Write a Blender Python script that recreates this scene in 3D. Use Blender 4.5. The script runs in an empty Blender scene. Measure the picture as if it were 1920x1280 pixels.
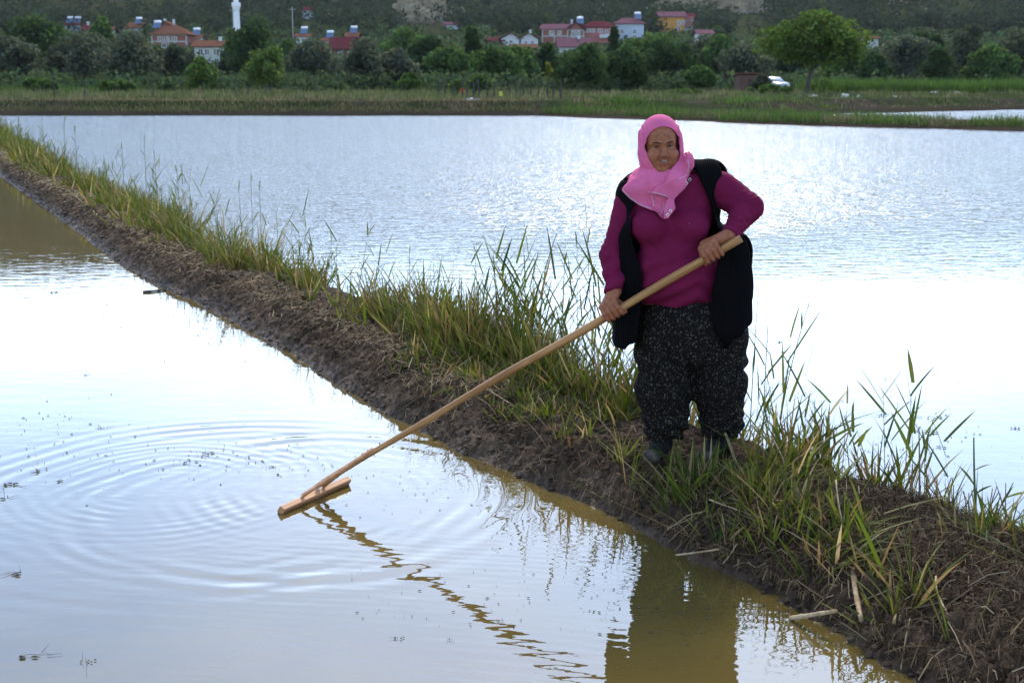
import bpy, math, random
import numpy as np
from mathutils import Vector, Matrix
from mathutils.bvhtree import BVHTree

random.seed(7)
RNG = np.random.default_rng(11)
scene = bpy.context.scene
col = scene.collection
R = math.radians

# ---------------------------------------------------------------- camera
CAM_H, FOC, PITCH = 1.98, 2400.0, math.atan(490 / 2400)
cam_d = bpy.data.cameras.new('camera')
cam_d.lens = 45.0
cam_d.sensor_width = 36.0
cam_d.clip_start = 0.1
cam_d.clip_end = 6000
cam_d.dof.use_dof = True
cam_d.dof.focus_distance = 5.9
cam_d.dof.aperture_fstop = 6.3
cam = bpy.data.objects.new('camera', cam_d)
col.objects.link(cam)
cam.location = (0, 0, CAM_H)
cam.rotation_euler = (math.pi / 2 - PITCH, 0, 0)
scene.camera = cam

# ---------------------------------------------------------------- sky, sun, exposure
SUN_EL, SUN_AZ = R(43), R(10)          # azimuth from +Y towards +X: ahead, a little right
world = bpy.data.worlds.new('World')
scene.world = world
world.use_nodes = True
wn, wl = world.node_tree.nodes, world.node_tree.links
wn.clear()
w_out = wn.new('ShaderNodeOutputWorld')
w_bg = wn.new('ShaderNodeBackground')
w_sky = wn.new('ShaderNodeTexSky')
w_sky.sky_type = 'NISHITA'
w_sky.sun_disc = False
w_sky.sun_elevation = SUN_EL
w_sky.sun_rotation = SUN_AZ
w_sky.air_density = 1.0
w_sky.dust_density = 0.6
w_sky.ozone_density = 2.0
w_co = wn.new('ShaderNodeTexCoord')
w_map = wn.new('ShaderNodeMapping')
w_map.inputs['Scale'].default_value = (1.0, 1.0, 2.6)
w_no = wn.new('ShaderNodeTexNoise')
w_no.inputs['Scale'].default_value = 2.1
w_no.inputs['Detail'].default_value = 6
w_no.inputs['Roughness'].default_value = 0.55
w_rp = wn.new('ShaderNodeValToRGB')
w_rp.color_ramp.elements[0].position = 0.36
w_rp.color_ramp.elements[0].color = (0.15, 0.15, 0.15, 1)
w_rp.color_ramp.elements[1].position = 0.66
w_rp.color_ramp.elements[1].color = (0.70, 0.70, 0.70, 1)
w_bw = wn.new('ShaderNodeRGBToBW')
w_cl = wn.new('ShaderNodeMixRGB')      # clouds: the sky's own brightness, greyed and lifted
w_cl.blend_type = 'MULTIPLY'
w_cl.inputs[0].default_value = 1.0
w_cl.inputs[2].default_value = (1.30, 1.58, 2.02, 1)
w_mx = wn.new('ShaderNodeMixRGB')
wl.new(w_co.outputs['Generated'], w_map.inputs['Vector'])
wl.new(w_map.outputs['Vector'], w_no.inputs['Vector'])
wl.new(w_no.outputs['Fac'], w_rp.inputs['Fac'])
wl.new(w_sky.outputs['Color'], w_bw.inputs['Color'])
wl.new(w_bw.outputs['Val'], w_cl.inputs[1])
wl.new(w_rp.outputs['Color'], w_mx.inputs[0])
w_hs = wn.new('ShaderNodeHueSaturation')
w_hs.inputs['Saturation'].default_value = 1.25
wl.new(w_sky.outputs['Color'], w_hs.inputs['Color'])
wl.new(w_hs.outputs['Color'], w_mx.inputs[1])
wl.new(w_cl.outputs['Color'], w_mx.inputs[2])
wl.new(w_mx.outputs['Color'], w_bg.inputs['Color'])
w_bg.inputs['Strength'].default_value = 0.15
wl.new(w_bg.outputs['Background'], w_out.inputs['Surface'])

sun_d = bpy.data.lights.new('sun', 'SUN')
sun_d.energy = 1.5
sun_d.angle = R(14)
sun_d.color = (1.0, 0.90, 0.76)
sun = bpy.data.objects.new('sun', sun_d)
col.objects.link(sun)
sdir = Vector((math.sin(SUN_AZ) * math.cos(SUN_EL), math.cos(SUN_AZ) * math.cos(SUN_EL), math.sin(SUN_EL)))
sun.rotation_euler = sdir.to_track_quat('Z', 'Y').to_euler()
sun.location = (0, 0, 40)

vs = scene.view_settings
vs.view_transform = 'Standard'
vs.look = 'None'
vs.exposure = 1.65
vs.gamma = 1.0
vs.use_curve_mapping = False

# ---------------------------------------------------------------- helpers: projection
CP, SP = math.cos(PITCH), math.sin(PITCH)

def ray(px, py):
    u, v = (px - 960) / FOC, (640 - py) / FOC
    return np.array([u, CP + v * SP, -SP + v * CP])

def W(px, py, Y):
    """the world point at depth Y whose picture position is (px, py)"""
    d = ray(px, py)
    return np.array([0, 0, CAM_H]) + d * (Y / d[1])

def proj(x, y, z):
    """picture position of world points"""
    zz = np.asarray(z, float) - CAM_H
    dep = np.asarray(y, float) * CP - zz * SP
    return 960 + FOC * np.asarray(x, float) / dep, 640 - FOC * (np.asarray(y, float) * SP + zz * CP) / dep

def G(px, py, z=0.0):
    d = ray(px, py)
    return np.array([0, 0, CAM_H]) + d * ((z - CAM_H) / d[2])

# ---------------------------------------------------------------- helpers: noise
def _hash(ix, iy, iz, seed):
    n = (ix * 374761393 + iy * 668265263 + iz * 2147483647 + seed * 1274126177) & 0xffffffff
    n = ((n ^ (n >> 13)) * 1274126177) & 0xffffffff
    n = ((n ^ (n >> 16)) * 2246822519) & 0xffffffff
    return ((n ^ (n >> 15)) & 0xffff) / 65535.0

def vnoise(x, y, z=None, seed=0):
    """smooth value noise in -1..1"""
    x = np.asarray(x, float); y = np.asarray(y, float)
    z = np.zeros_like(x) if z is None else np.asarray(z, float)
    ix, iy, iz = np.floor(x).astype(np.int64), np.floor(y).astype(np.int64), np.floor(z).astype(np.int64)
    fx, fy, fz = x - ix, y - iy, z - iz
    fx, fy, fz = (t * t * t * (t * (t * 6 - 15) + 10) for t in (fx, fy, fz))
    out = 0
    for a in (0, 1):
        for b in (0, 1):
            for c in (0, 1):
                w = (fx if a else 1 - fx) * (fy if b else 1 - fy) * (fz if c else 1 - fz)
                out = out + w * _hash(ix + a, iy + b, iz + c, seed)
    return out * 2 - 1

def fbm(x, y, z=None, octs=4, gain=0.5, seed=0):
    s, a, t = 0, 1.0, 0
    x = np.asarray(x, float); y = np.asarray(y, float)
    for o in range(octs):
        k = 2.03 ** o
        s = s + a * vnoise(x * k + 17.3 * o, y * k - 9.1 * o, None if z is None else np.asarray(z, float) * k, seed + o)
        t += a
        a *= gain
    return s / t

def sstep(a, b, x):
    t = np.clip((np.asarray(x, float) - a) / (b - a), 0, 1)
    return t * t * (3 - 2 * t)

def poly_sdf(x, y, poly):
    """signed distance to a polygon, negative inside"""
    x = np.asarray(x, float); y = np.asarray(y, float)
    d = np.full(x.shape, 1e18)
    s = np.ones(x.shape)
    n = len(poly)
    for i in range(n):
        ax, ay = poly[i]; bx, by = poly[i - 1]
        ex, ey = bx - ax, by - ay
        wx, wy = x - ax, y - ay
        h = np.clip((wx * ex + wy * ey) / (ex * ex + ey * ey + 1e-12), 0, 1)
        qx, qy = wx - ex * h, wy - ey * h
        d = np.minimum(d, qx * qx + qy * qy)
        c1, c2, c3 = y >= ay, y < by, ex * wy > ey * wx
        flip = (c1 & c2 & c3) | (~c1 & ~c2 & ~c3)
        s = np.where(flip, -s, s)
    return s * np.sqrt(d)

# ---------------------------------------------------------------- helpers: meshes
def np_mesh(name, verts, faces, smooth=False, colors=None):
    """verts (n,3); faces (m,3) or (m,4) array, or a list of arrays of either"""
    if not isinstance(faces, list):
        faces = [faces]
    faces = [np.asarray(f, np.int32) for f in faces if len(f)]
    me = bpy.data.meshes.new(name)
    verts = np.asarray(verts, np.float32)
    me.vertices.add(len(verts))
    me.vertices.foreach_set('co', verts.ravel())
    loops = np.concatenate([f.ravel() for f in faces])
    counts = np.concatenate([np.full(len(f), f.shape[1], np.int32) for f in faces])
    starts = np.concatenate([[0], np.cumsum(counts)[:-1]]).astype(np.int32)
    me.loops.add(len(loops))
    me.loops.foreach_set('vertex_index', loops)
    me.polygons.add(len(counts))
    me.polygons.foreach_set('loop_start', starts)
    me.polygons.foreach_set('loop_total', counts)
    me.polygons.foreach_set('use_smooth', np.full(len(counts), smooth))
    if colors is not None:
        at = me.attributes.new('tint', 'FLOAT_COLOR', 'POINT')
        c = np.ones((len(verts), 4), np.float32)
        c[:, :3] = colors
        at.data.foreach_set('color', c.ravel())
    me.update()
    me.validate()
    return me

def link(name, me, mats=None, parent=None, loc=None):
    o = bpy.data.objects.new(name, me)
    col.objects.link(o)
    if mats is not None and me is not None and not me.materials:
        for m in (mats if isinstance(mats, (list, tuple)) else [mats]):
            me.materials.append(m)
    if parent is not None:
        o.parent = parent
    if loc is not None:
        o.location = loc
    return o

def tag(o, label=None, cat=None, group=None, kind=None):
    if label: o['label'] = label
    if cat: o['category'] = cat
    if group: o['group'] = group
    if kind: o['kind'] = kind
    return o

class MB:
    """collects boxes, tubes and prisms, then builds ONE mesh"""
    def __init__(s):
        s.v, s.f3, s.f4, s.n = [], [], [], 0
    def add(s, verts, quads=(), tris=()):
        verts = np.asarray(verts, float)
        if len(quads): s.f4.append(np.asarray(quads) + s.n)
        if len(tris): s.f3.append(np.asarray(tris) + s.n)
        s.v.append(verts); s.n += len(verts)
        return s
    def box(s, c, size, rot=None):
        c = np.array(c, float); h = np.array(size, float) / 2
        v = np.array([[a, b, d] for a in (-1, 1) for b in (-1, 1) for d in (-1, 1)]) * h
        if rot is not None: v = v @ np.array(rot).T
        return s.add(v + c, [[0, 1, 3, 2], [4, 6, 7, 5], [0, 4, 5, 1], [2, 3, 7, 6], [0, 2, 6, 4], [1, 5, 7, 3]])
    def tube(s, pts, rad, n=8, caps=True):
        pts = [np.array(p, float) for p in pts]
        rad = rad if hasattr(rad, '__len__') else [rad] * len(pts)
        vs, up = [], None
        for i, p in enumerate(pts):
            t = pts[min(i + 1, len(pts) - 1)] - pts[max(i - 1, 0)]
            t = t / (np.linalg.norm(t) + 1e-9)
            if up is None:
                up = np.array([0, 0, 1.0]) if abs(t[2]) < 0.9 else np.array([1.0, 0, 0])
            a = np.cross(up, t); a /= np.linalg.norm(a) + 1e-9
            b = np.cross(t, a); up = b
            for k in range(n):
                th = 2 * math.pi * k / n
                vs.append(p + rad[i] * (math.cos(th) * a + math.sin(th) * b))
        q = []
        for i in range(len(pts) - 1):
            for k in range(n):
                k2 = (k + 1) % n
                q.append([i * n + k, i * n + k2, (i + 1) * n + k2, (i + 1) * n + k])
        tr = []
        if caps:
            vs += [pts[0], pts[-1]]
            e = len(pts) * n
            for k in range(n):
                k2 = (k + 1) % n
                tr.append([e, k2, k])
                tr.append([e + 1, (len(pts) - 1) * n + k, (len(pts) - 1) * n + k2])
        return s.add(vs, q, tr)
    def mesh(s, name, smooth=False, colors=None):
        fs = []
        if s.f4: fs.append(np.concatenate(s.f4))
        if s.f3: fs.append(np.concatenate(s.f3))
        return np_mesh(name, np.concatenate(s.v), fs, smooth, colors)
    def build(s, name, mat, parent=None, smooth=False, loc=None):
        return link(name, s.mesh(name, smooth), mat, parent, loc)

def empty(name, loc=(0, 0, 0), rz=0.0):
    o = bpy.data.objects.new(name, None)
    o.empty_display_size = 0.2
    col.objects.link(o)
    o.location = loc
    o.rotation_euler = (0, 0, rz)
    return o

def copy_tree(o, parent=None):
    c = o.copy(); col.objects.link(c); c.parent = parent
    for ch in list(o.children):
        copy_tree(ch, c)
    return c

def grid_faces(nr, nc):
    i = np.arange(nr - 1)[:, None] * nc + np.arange(nc - 1)[None, :]
    return np.stack([i, i + 1, i + nc + 1, i + nc], -1).reshape(-1, 4)

# ---------------------------------------------------------------- helpers: materials
def new_mat(name):
    m = bpy.data.materials.new(name)
    m.use_nodes = True
    nt = m.node_tree
    b = nt.nodes['Principled BSDF']
    return m, nt, b

def N(nt, kind, **kw):
    n = nt.nodes.new(kind)
    for k, v in kw.items():
        if k in n.inputs: n.inputs[k].default_value = v
        else: setattr(n, k, v)
    return n

def ramp(nt, src, stops):
    r = nt.nodes.new('ShaderNodeValToRGB')
    e = r.color_ramp.elements
    while len(e) < len(stops): e.new(0.5)
    for k, (p, c) in enumerate(stops):
        e[k].position = p
        e[k].color = (c[0], c[1], c[2], 1)
    nt.links.new(src, r.inputs['Fac'])
    return r

def noise_mat(name, stops, scale=5.0, detail=5, rough=0.8, bump=0.0, bscale=None, stretch=None, spec=0.3, bdist=0.02):
    m, nt, b = new_mat(name)
    tc = N(nt, 'ShaderNodeTexCoord')
    vec = tc.outputs['Object']
    if stretch:
        mp = N(nt, 'ShaderNodeMapping'); mp.inputs['Scale'].default_value = stretch
        nt.links.new(vec, mp.inputs['Vector']); vec = mp.outputs['Vector']
    no = N(nt, 'ShaderNodeTexNoise', Scale=scale, Detail=detail, Roughness=0.6)
    nt.links.new(vec, no.inputs['Vector'])
    r = ramp(nt, no.outputs['Fac'], stops)
    nt.links.new(r.outputs['Color'], b.inputs['Base Color'])
    b.inputs['Roughness'].default_value = rough
    b.inputs['Specular IOR Level'].default_value = spec
    if bump:
        n2 = N(nt, 'ShaderNodeTexNoise', Scale=bscale or scale * 4, Detail=4)
        nt.links.new(vec, n2.inputs['Vector'])
        bp = N(nt, 'ShaderNodeBump', Strength=bump, Distance=bdist)
        nt.links.new(n2.outputs['Fac'], bp.inputs['Height'])
        nt.links.new(bp.outputs['Normal'], b.inputs['Normal'])
    return m

def leaf_mat(name, trans=0.35, rough=0.55, spec=0.25):
    """per-leaf pigment from the 'tint' attribute, with light passing through the blade"""
    m, nt, b = new_mat(name)
    at = N(nt, 'ShaderNodeAttribute', attribute_name='tint')
    nt.links.new(at.outputs['Color'], b.inputs['Base Color'])
    b.inputs['Roughness'].default_value = rough
    b.inputs['Specular IOR Level'].default_value = spec
    tr = N(nt, 'ShaderNodeBsdfTranslucent')
    hs = N(nt, 'ShaderNodeHueSaturation', Saturation=1.1, Value=1.15)
    nt.links.new(at.outputs['Color'], hs.inputs['Color'])
    nt.links.new(hs.outputs['Color'], tr.inputs['Color'])
    mx = N(nt, 'ShaderNodeMixShader'); mx.inputs[0].default_value = trans
    nt.links.new(b.outputs['BSDF'], mx.inputs[1])
    nt.links.new(tr.outputs['BSDF'], mx.inputs[2])
    nt.links.new(mx.outputs['Shader'], nt.nodes['Material Output'].inputs['Surface'])
    return m

def tint_mat(name, rough=0.8, spec=0.03):
    m, nt, b = new_mat(name)
    at = N(nt, 'ShaderNodeAttribute', attribute_name='tint')
    nt.links.new(at.outputs['Color'], b.inputs['Base Color'])
    b.inputs['Roughness'].default_value = rough
    b.inputs['Specular IOR Level'].default_value = spec
    return m

def flat_mat(name, c, rough=0.7, spec=0.3, var=0.12, scale=3.0):
    d = [max(0, x * (1 - var)) for x in c]; e = [min(1, x * (1 + var)) for x in c]
    return noise_mat(name, [(0.35, d), (0.65, e)], scale=scale, rough=rough, spec=spec)

# ================================================================ the land
# dike: its left waterline x(y), and its width in x
DY = np.array([-4, 1.0, 3.0, 3.98, 4.4, 4.75, 5.1, 5.49, 5.86, 6.29, 6.77, 7.45, 8.6, 9.7, 10.98, 13.35, 19.4, 27.1, 45, 62, 76])
DX = np.array([5.3, 2.75, 1.75, 1.36, 1.19, 1.0, .78, .57, .31, 0, -.32, -.71, -1.32, -1.9, -2.6, -3.99, -6.95, -10.78, -19.3, -27.3, -33.9])
DWX = 1.32

def dike_left(y):
    y = np.asarray(y, float)
    return np.interp(y, DY, DX) + 0.07 * fbm(y * 1.9, y * 0 + 3.1, octs=5, gain=.62, seed=41)

def dike_h(x, y, detail=True):
    x = np.asarray(x, float); y = np.asarray(y, float)
    w = DWX + 0.10 * vnoise(y * 0.7, y * 0 + 8.8, seed=5)
    p = (x - dike_left(y)) / w
    prof = np.interp(p, [-0.5, -0.12, 0.0, 0.10, 0.24, 0.40, 0.62, 0.82, 0.95, 1.04, 1.2, 1.5],
                     [-0.30, -0.09, 0.0, 0.085, 0.165, 0.20, 0.215, 0.19, 0.10, -0.02, -0.14, -0.3])
    top = sstep(-0.1, 0.12, p) * sstep(1.12, 0.85, p)
    z = prof + top * 0.035 * fbm(x * 2.3, y * 2.3, octs=2, seed=2)
    if detail:
        c1 = 1 - np.abs(vnoise(x * 9 + 1.3 * vnoise(x * 6, y * 6, seed=71), y * 9, seed=12))
        c2 = 1 - np.abs(vnoise(x * 22, y * 22 + vnoise(x * 15, y * 15, seed=72), seed=13))
        c3 = vnoise(x * 46, y * 46, seed=14)
        amp = 0.35 + 0.65 * top
        z = z + amp * (0.026 * (c1 - 0.6) + 0.026 * (c2 - 0.6) + 0.018 * c3)
        z = z + amp * 0.028 * np.clip(fbm(x * 4.2, y * 4.2, octs=3, seed=15), 0, 1)
    return z

def dike_xy(y, p):
    return dike_left(y) + p * DWX

# ponds: outlines on the ground plan
POND = [(-95, 73.5), (-40, 73.8), (1.2, 73.5), (6.5, 66.5), (12.7, 57.2), (20.2, 51.2), (40, 37), (60, 24), (60, -12), (-95, -12)]
POND2 = [(13.6, 70.0), (19.0, 77.5), (25.4, 82.1), (34.6, 88.0), (70, 96), (74, 60), (34, 56.5), (22.8, 60.2), (19.2, 64.2)]

TY = [0, 95, 170, 200, 240, 280, 350, 450, 600, 760, 900, 1300, 3500]
TZ = [0.8, 0.8, 0.95, 1.7, 3.2, 5.8, 11.6, 22.5, 44, 80, 116, 150, 150]

def terrain(x, y, wob=True):
    x = np.asarray(x, float); y = np.asarray(y, float)
    base = np.interp(y, TY, TZ)
    amp = sstep(180, 700, y)
    base = base + amp * 10 * fbm(x / 130, y / 130, octs=3, seed=31) * np.minimum(1, base / 30)
    base = base + 22 * sstep(420, 900, y) * np.exp(-((x + 330) / 200) ** 2)
    if wob:
        base = base + 0.10 * fbm(x / 4, y / 4, octs=3, seed=32) * sstep(60, 100, y)
    wx = x + 0.7 * vnoise(x / 5, y / 5, seed=33); wy = y + 0.6 * vnoise(x / 3.3, y / 4, seed=34)
    d1, d2 = poly_sdf(wx, wy, POND), poly_sdf(wx, wy, POND2)
    d = np.minimum(d1, d2)
    wide = sstep(10.5, 15.0, d1 + d2)
    step = 0.17 * sstep(0.0, 0.6, d) + wide * (0.12 * sstep(0.0, 0.5, d) + 0.10 * sstep(0.6, 1.6, d) + 0.58 * sstep(1.7, 2.9, d))
    return np.where(d < 0, np.maximum(-0.35, d * 0.6), base * step)

def tz(x, y):
    return float(terrain(np.array([x]), np.array([y]))[0])

def strat_rows(segs):
    out = []
    for a, b, n in segs:
        out.append(np.linspace(a, b, n, endpoint=False))
    return np.concatenate(out)

rows = np.concatenate([strat_rows([(-400, -14, 14), (-14, 44, 40), (44, 104, 230), (104, 200, 60), (200, 700, 110), (700, 1300, 40), (1300, 3600, 14)]), [3600]])
cu = np.linspace(-1, 1, 231)
GX = np.sign(cu) * (np.abs(cu) ** 1.5)
half = np.where(rows < 44, 120.0, np.maximum(120, rows * 0.9 + 40))
gx = GX[None, :] * half[:, None]
gy = np.repeat(rows[:, None], len(cu), 1)
gz = terrain(gx, gy)
gme = np_mesh('ground', np.stack([gx, gy, gz], -1).reshape(-1, 3), grid_faces(*gx.shape), smooth=True)

def ground_material():
    m, nt, b = new_mat('meadow_earth')
    tc = N(nt, 'ShaderNodeTexCoord')
    n1 = N(nt, 'ShaderNodeTexNoise', Scale=0.16, Detail=6, Roughness=0.65)
    n2 = N(nt, 'ShaderNodeTexNoise', Scale=1.7, Detail=5, Roughness=0.7)
    nt.links.new(tc.outputs['Object'], n1.inputs['Vector'])
    nt.links.new(tc.outputs['Object'], n2.inputs['Vector'])
    grass = ramp(nt, n2.outputs['Fac'], [(0.3, (0.016, 0.023, 0.008)), (0.55, (0.030, 0.040, 0.014)), (0.75, (0.055, 0.056, 0.024))])
    earth = ramp(nt, n2.outputs['Fac'], [(0.3, (0.026, 0.020, 0.014)), (0.7, (0.075, 0.058, 0.042))])
    f = ramp(nt, n1.outputs['Fac'], [(0.46, (0, 0, 0)), (0.62, (1, 1, 1))])
    mx = N(nt, 'ShaderNodeMixRGB')
    nt.links.new(f.outputs['Color'], mx.inputs[0])
    nt.links.new(grass.outputs['Color'], mx.inputs[1])
    nt.links.new(earth.outputs['Color'], mx.inputs[2])
    # bare mud near the water's edge
    sx = N(nt, 'ShaderNodeSeparateXYZ')
    nt.links.new(tc.outputs['Object'], sx.inputs[0])
    lo = N(nt, 'ShaderNodeMapRange'); lo.inputs[1].default_value = 0.18; lo.inputs[2].default_value = 0.5
    nt.links.new(sx.outputs['Z'], lo.inputs[0])
    mx2 = N(nt, 'ShaderNodeMixRGB')
    nt.links.new(lo.outputs[0], mx2.inputs[0])
    mx2.inputs[1].default_value = (0.040, 0.031, 0.022, 1)
    nt.links.new(mx.outputs['Color'], mx2.inputs[2])
    nt.links.new(mx2.outputs['Color'], b.inputs['Base Color'])
    b.inputs['Roughness'].default_value = 0.9
    b.inputs['Specular IOR Level'].default_value = 0.0
    bp = N(nt, 'ShaderNodeBump', Strength=0.8, Distance=0.15)
    nt.links.new(n2.outputs['Fac'], bp.inputs['Height'])
    nt.links.new(bp.outputs['Normal'], b.inputs['Normal'])
    return m

ground = tag(link('ground', gme, ground_material()), kind='structure')

# ---------------------------------------------------------------- dike of mud
dr = [-3.5]
while dr[-1] < 75.0:
    y = dr[-1]
    dr.append(y + (0.06 if y < 3.4 else max(0.0125, 0.0021 * y)))
dr = np.array(dr)
dp = np.concatenate([np.linspace(-0.42, -0.1, 8, endpoint=False), np.linspace(-0.1, 1.1, 116, endpoint=False), np.linspace(1.1, 1.5, 8)])
dx = np.interp(dr, DY, DX)[:, None] + dp[None, :] * DWX
dyy = np.repeat(dr[:, None], len(dp), 1)
dz = dike_h(dx, dyy)
dme = np_mesh('earth_bank', np.stack([dx, dyy, dz], -1).reshape(-1, 3), grid_faces(*dx.shape), smooth=True)

def mud_material():
    m, nt, b = new_mat('wet_mud')
    tc = N(nt, 'ShaderNodeTexCoord')
    n1 = N(nt, 'ShaderNodeTexNoise', Scale=3.2, Detail=7, Roughness=0.65)
    n2 = N(nt, 'ShaderNodeTexNoise', Scale=38, Detail=5, Roughness=0.7)
    for n in (n1, n2): nt.links.new(tc.outputs['Object'], n.inputs['Vector'])
    c1 = ramp(nt, n1.outputs['Fac'], [(0.32, (0.029, 0.0165, 0.0098)), (0.52, (0.066, 0.0400, 0.0245)), (0.72, (0.140, 0.092, 0.058))])
    c2 = ramp(nt, n2.outputs['Fac'], [(0.3, (0.55, 0.55, 0.55)), (0.7, (1.25, 1.22, 1.18))])
    mx = N(nt, 'ShaderNodeMixRGB', blend_type='MULTIPLY'); mx.inputs[0].default_value = 1
    nt.links.new(c1.outputs['Color'], mx.inputs[1]); nt.links.new(c2.outputs['Color'], mx.inputs[2])
    nt.links.new(mx.outputs['Color'], b.inputs['Base Color'])
    sx = N(nt, 'ShaderNodeSeparateXYZ'); nt.links.new(tc.outputs['Object'], sx.inputs[0])
    ro = N(nt, 'ShaderNodeMapRange'); ro.inputs[1].default_value = 0.0; ro.inputs[2].default_value = 0.13
    ro.inputs[3].default_value = 0.42; ro.inputs[4].default_value = 0.85
    nt.links.new(sx.outputs['Z'], ro.inputs[0]); nt.links.new(ro.outputs[0], b.inputs['Roughness'])
    b.inputs['Specular IOR Level'].default_value = 0.10
    bp = N(nt, 'ShaderNodeBump', Strength=1.0, Distance=0.02)
    nt.links.new(n2.outputs['Fac'], bp.inputs['Height']); nt.links.new(bp.outputs['Normal'], b.inputs['Normal'])
    return m

MUD = mud_material()
dike = tag(link('earth_bank', dme, MUD), kind='structure')

# crumbled clods lying on it: one mass
def ico():
    t = (1 + 5 ** .5) / 2
    v = np.array([(-1, t, 0), (1, t, 0), (-1, -t, 0), (1, -t, 0), (0, -1, t), (0, 1, t), (0, -1, -t), (0, 1, -t), (t, 0, -1), (t, 0, 1), (-t, 0, -1), (-t, 0, 1)]) / 1.9
    f = np.array([(0, 11, 5), (0, 5, 1), (0, 1, 7), (0, 7, 10), (0, 10, 11), (1, 5, 9), (5, 11, 4), (11, 10, 2), (10, 7, 6), (7, 1, 8), (3, 9, 4), (3, 4, 2), (3, 2, 6), (3, 6, 8), (3, 8, 9), (4, 9, 5), (2, 4, 11), (6, 2, 10), (8, 6, 7), (9, 8, 1)])
    return v, f
iv, if_ = ico()
r_ = np.random.default_rng(17)
nc = 12000
cy_ = 3.5 * (26 / 3.5) ** r_.random(nc)
cp_ = np.where(r_.random(nc) < .75, -.03 + .42 * r_.random(nc), r_.random(nc))
cx_ = dike_left(cy_) + cp_ * DWX
cs_ = (.0025 + .011 * r_.random(nc) ** 3) * np.maximum(1, cy_ / 11)
cz2 = dike_h(cx_, cy_)
ok_ = cz2 > -.012
cx_, cy_, cz2, cs_ = cx_[ok_], cy_[ok_], cz2[ok_], cs_[ok_]
cv = iv[None] * (.65 + .7 * r_.random((len(cx_), 12, 1))) * (cs_[:, None, None] * np.array([1.4, 1.3, .6]))
cv = cv + np.stack([cx_, cy_, cz2 + cs_ * .2], 1)[:, None, :]
cf = if_[None] + 12 * np.arange(len(cx_))[:, None, None]
tag(link('mud_clods', np_mesh('mud_clods', cv.reshape(-1, 3), cf.reshape(-1, 3), smooth=True), MUD), 'crumbled wet mud clods along the foot of the dike', 'mud', kind='stuff')

# ---------------------------------------------------------------- water
RAKE = np.array([-0.955, 5.94])

def ripple_h(x, y):
    """rings spreading from the rake (metres)"""
    h = np.zeros_like(x)
    for cx, cy, r0, lam, a, wd, ph in ((-1.42, 6.02, 1.22, .135, .0013, .20, .3), (-0.95, 5.95, 1.02, .170, .0018, .17, 1.2),
                                       (-0.98, 5.98, 0.45, .090, .0007, .28, 2.2), (-1.75, 6.15, .62, .080, .0006, .30, .8), (-1.30, 5.80, .85, .105, .0007, .16, 2.0)):
        r = np.hypot(x - cx, y - cy)
        ang = np.arctan2(y - cy, x - cx)
        mod = np.clip(0.45 + 0.95 * vnoise(ang * 2.6, r * 2.5, seed=int(r0 * 100)), 0, 1.3)
        h += a * mod * np.exp(-((r - r0) / wd) ** 2) * np.sin(2 * math.pi * r / lam + ph + 1.6 * vnoise(ang * 2.3, r * 1.4, seed=9))
    # ripples running on towards the camera
    u = y + 0.16 * x + 0.10 * vnoise(x * 0.9, y * 0.9, seed=22)
    near = sstep(5.6, 5.0, y) * sstep(-2.2, -0.6, x) * (0.5 + 0.5 * vnoise(x * 1.1, y * 1.3, seed=21))
    h += 0.00042 * near * np.sin(2 * math.pi * u / 0.062 + 2 * vnoise(x * 2, y * 3, seed=29)) + 0.0002 * near * np.sin(2 * math.pi * (u + 0.3 * x) / 0.041)
    h += 0.0007 * sstep(0.35, 0.1, np.hypot(x - RAKE[0], y - RAKE[1])) * vnoise(x * 30, y * 40, seed=23)
    return h

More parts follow.
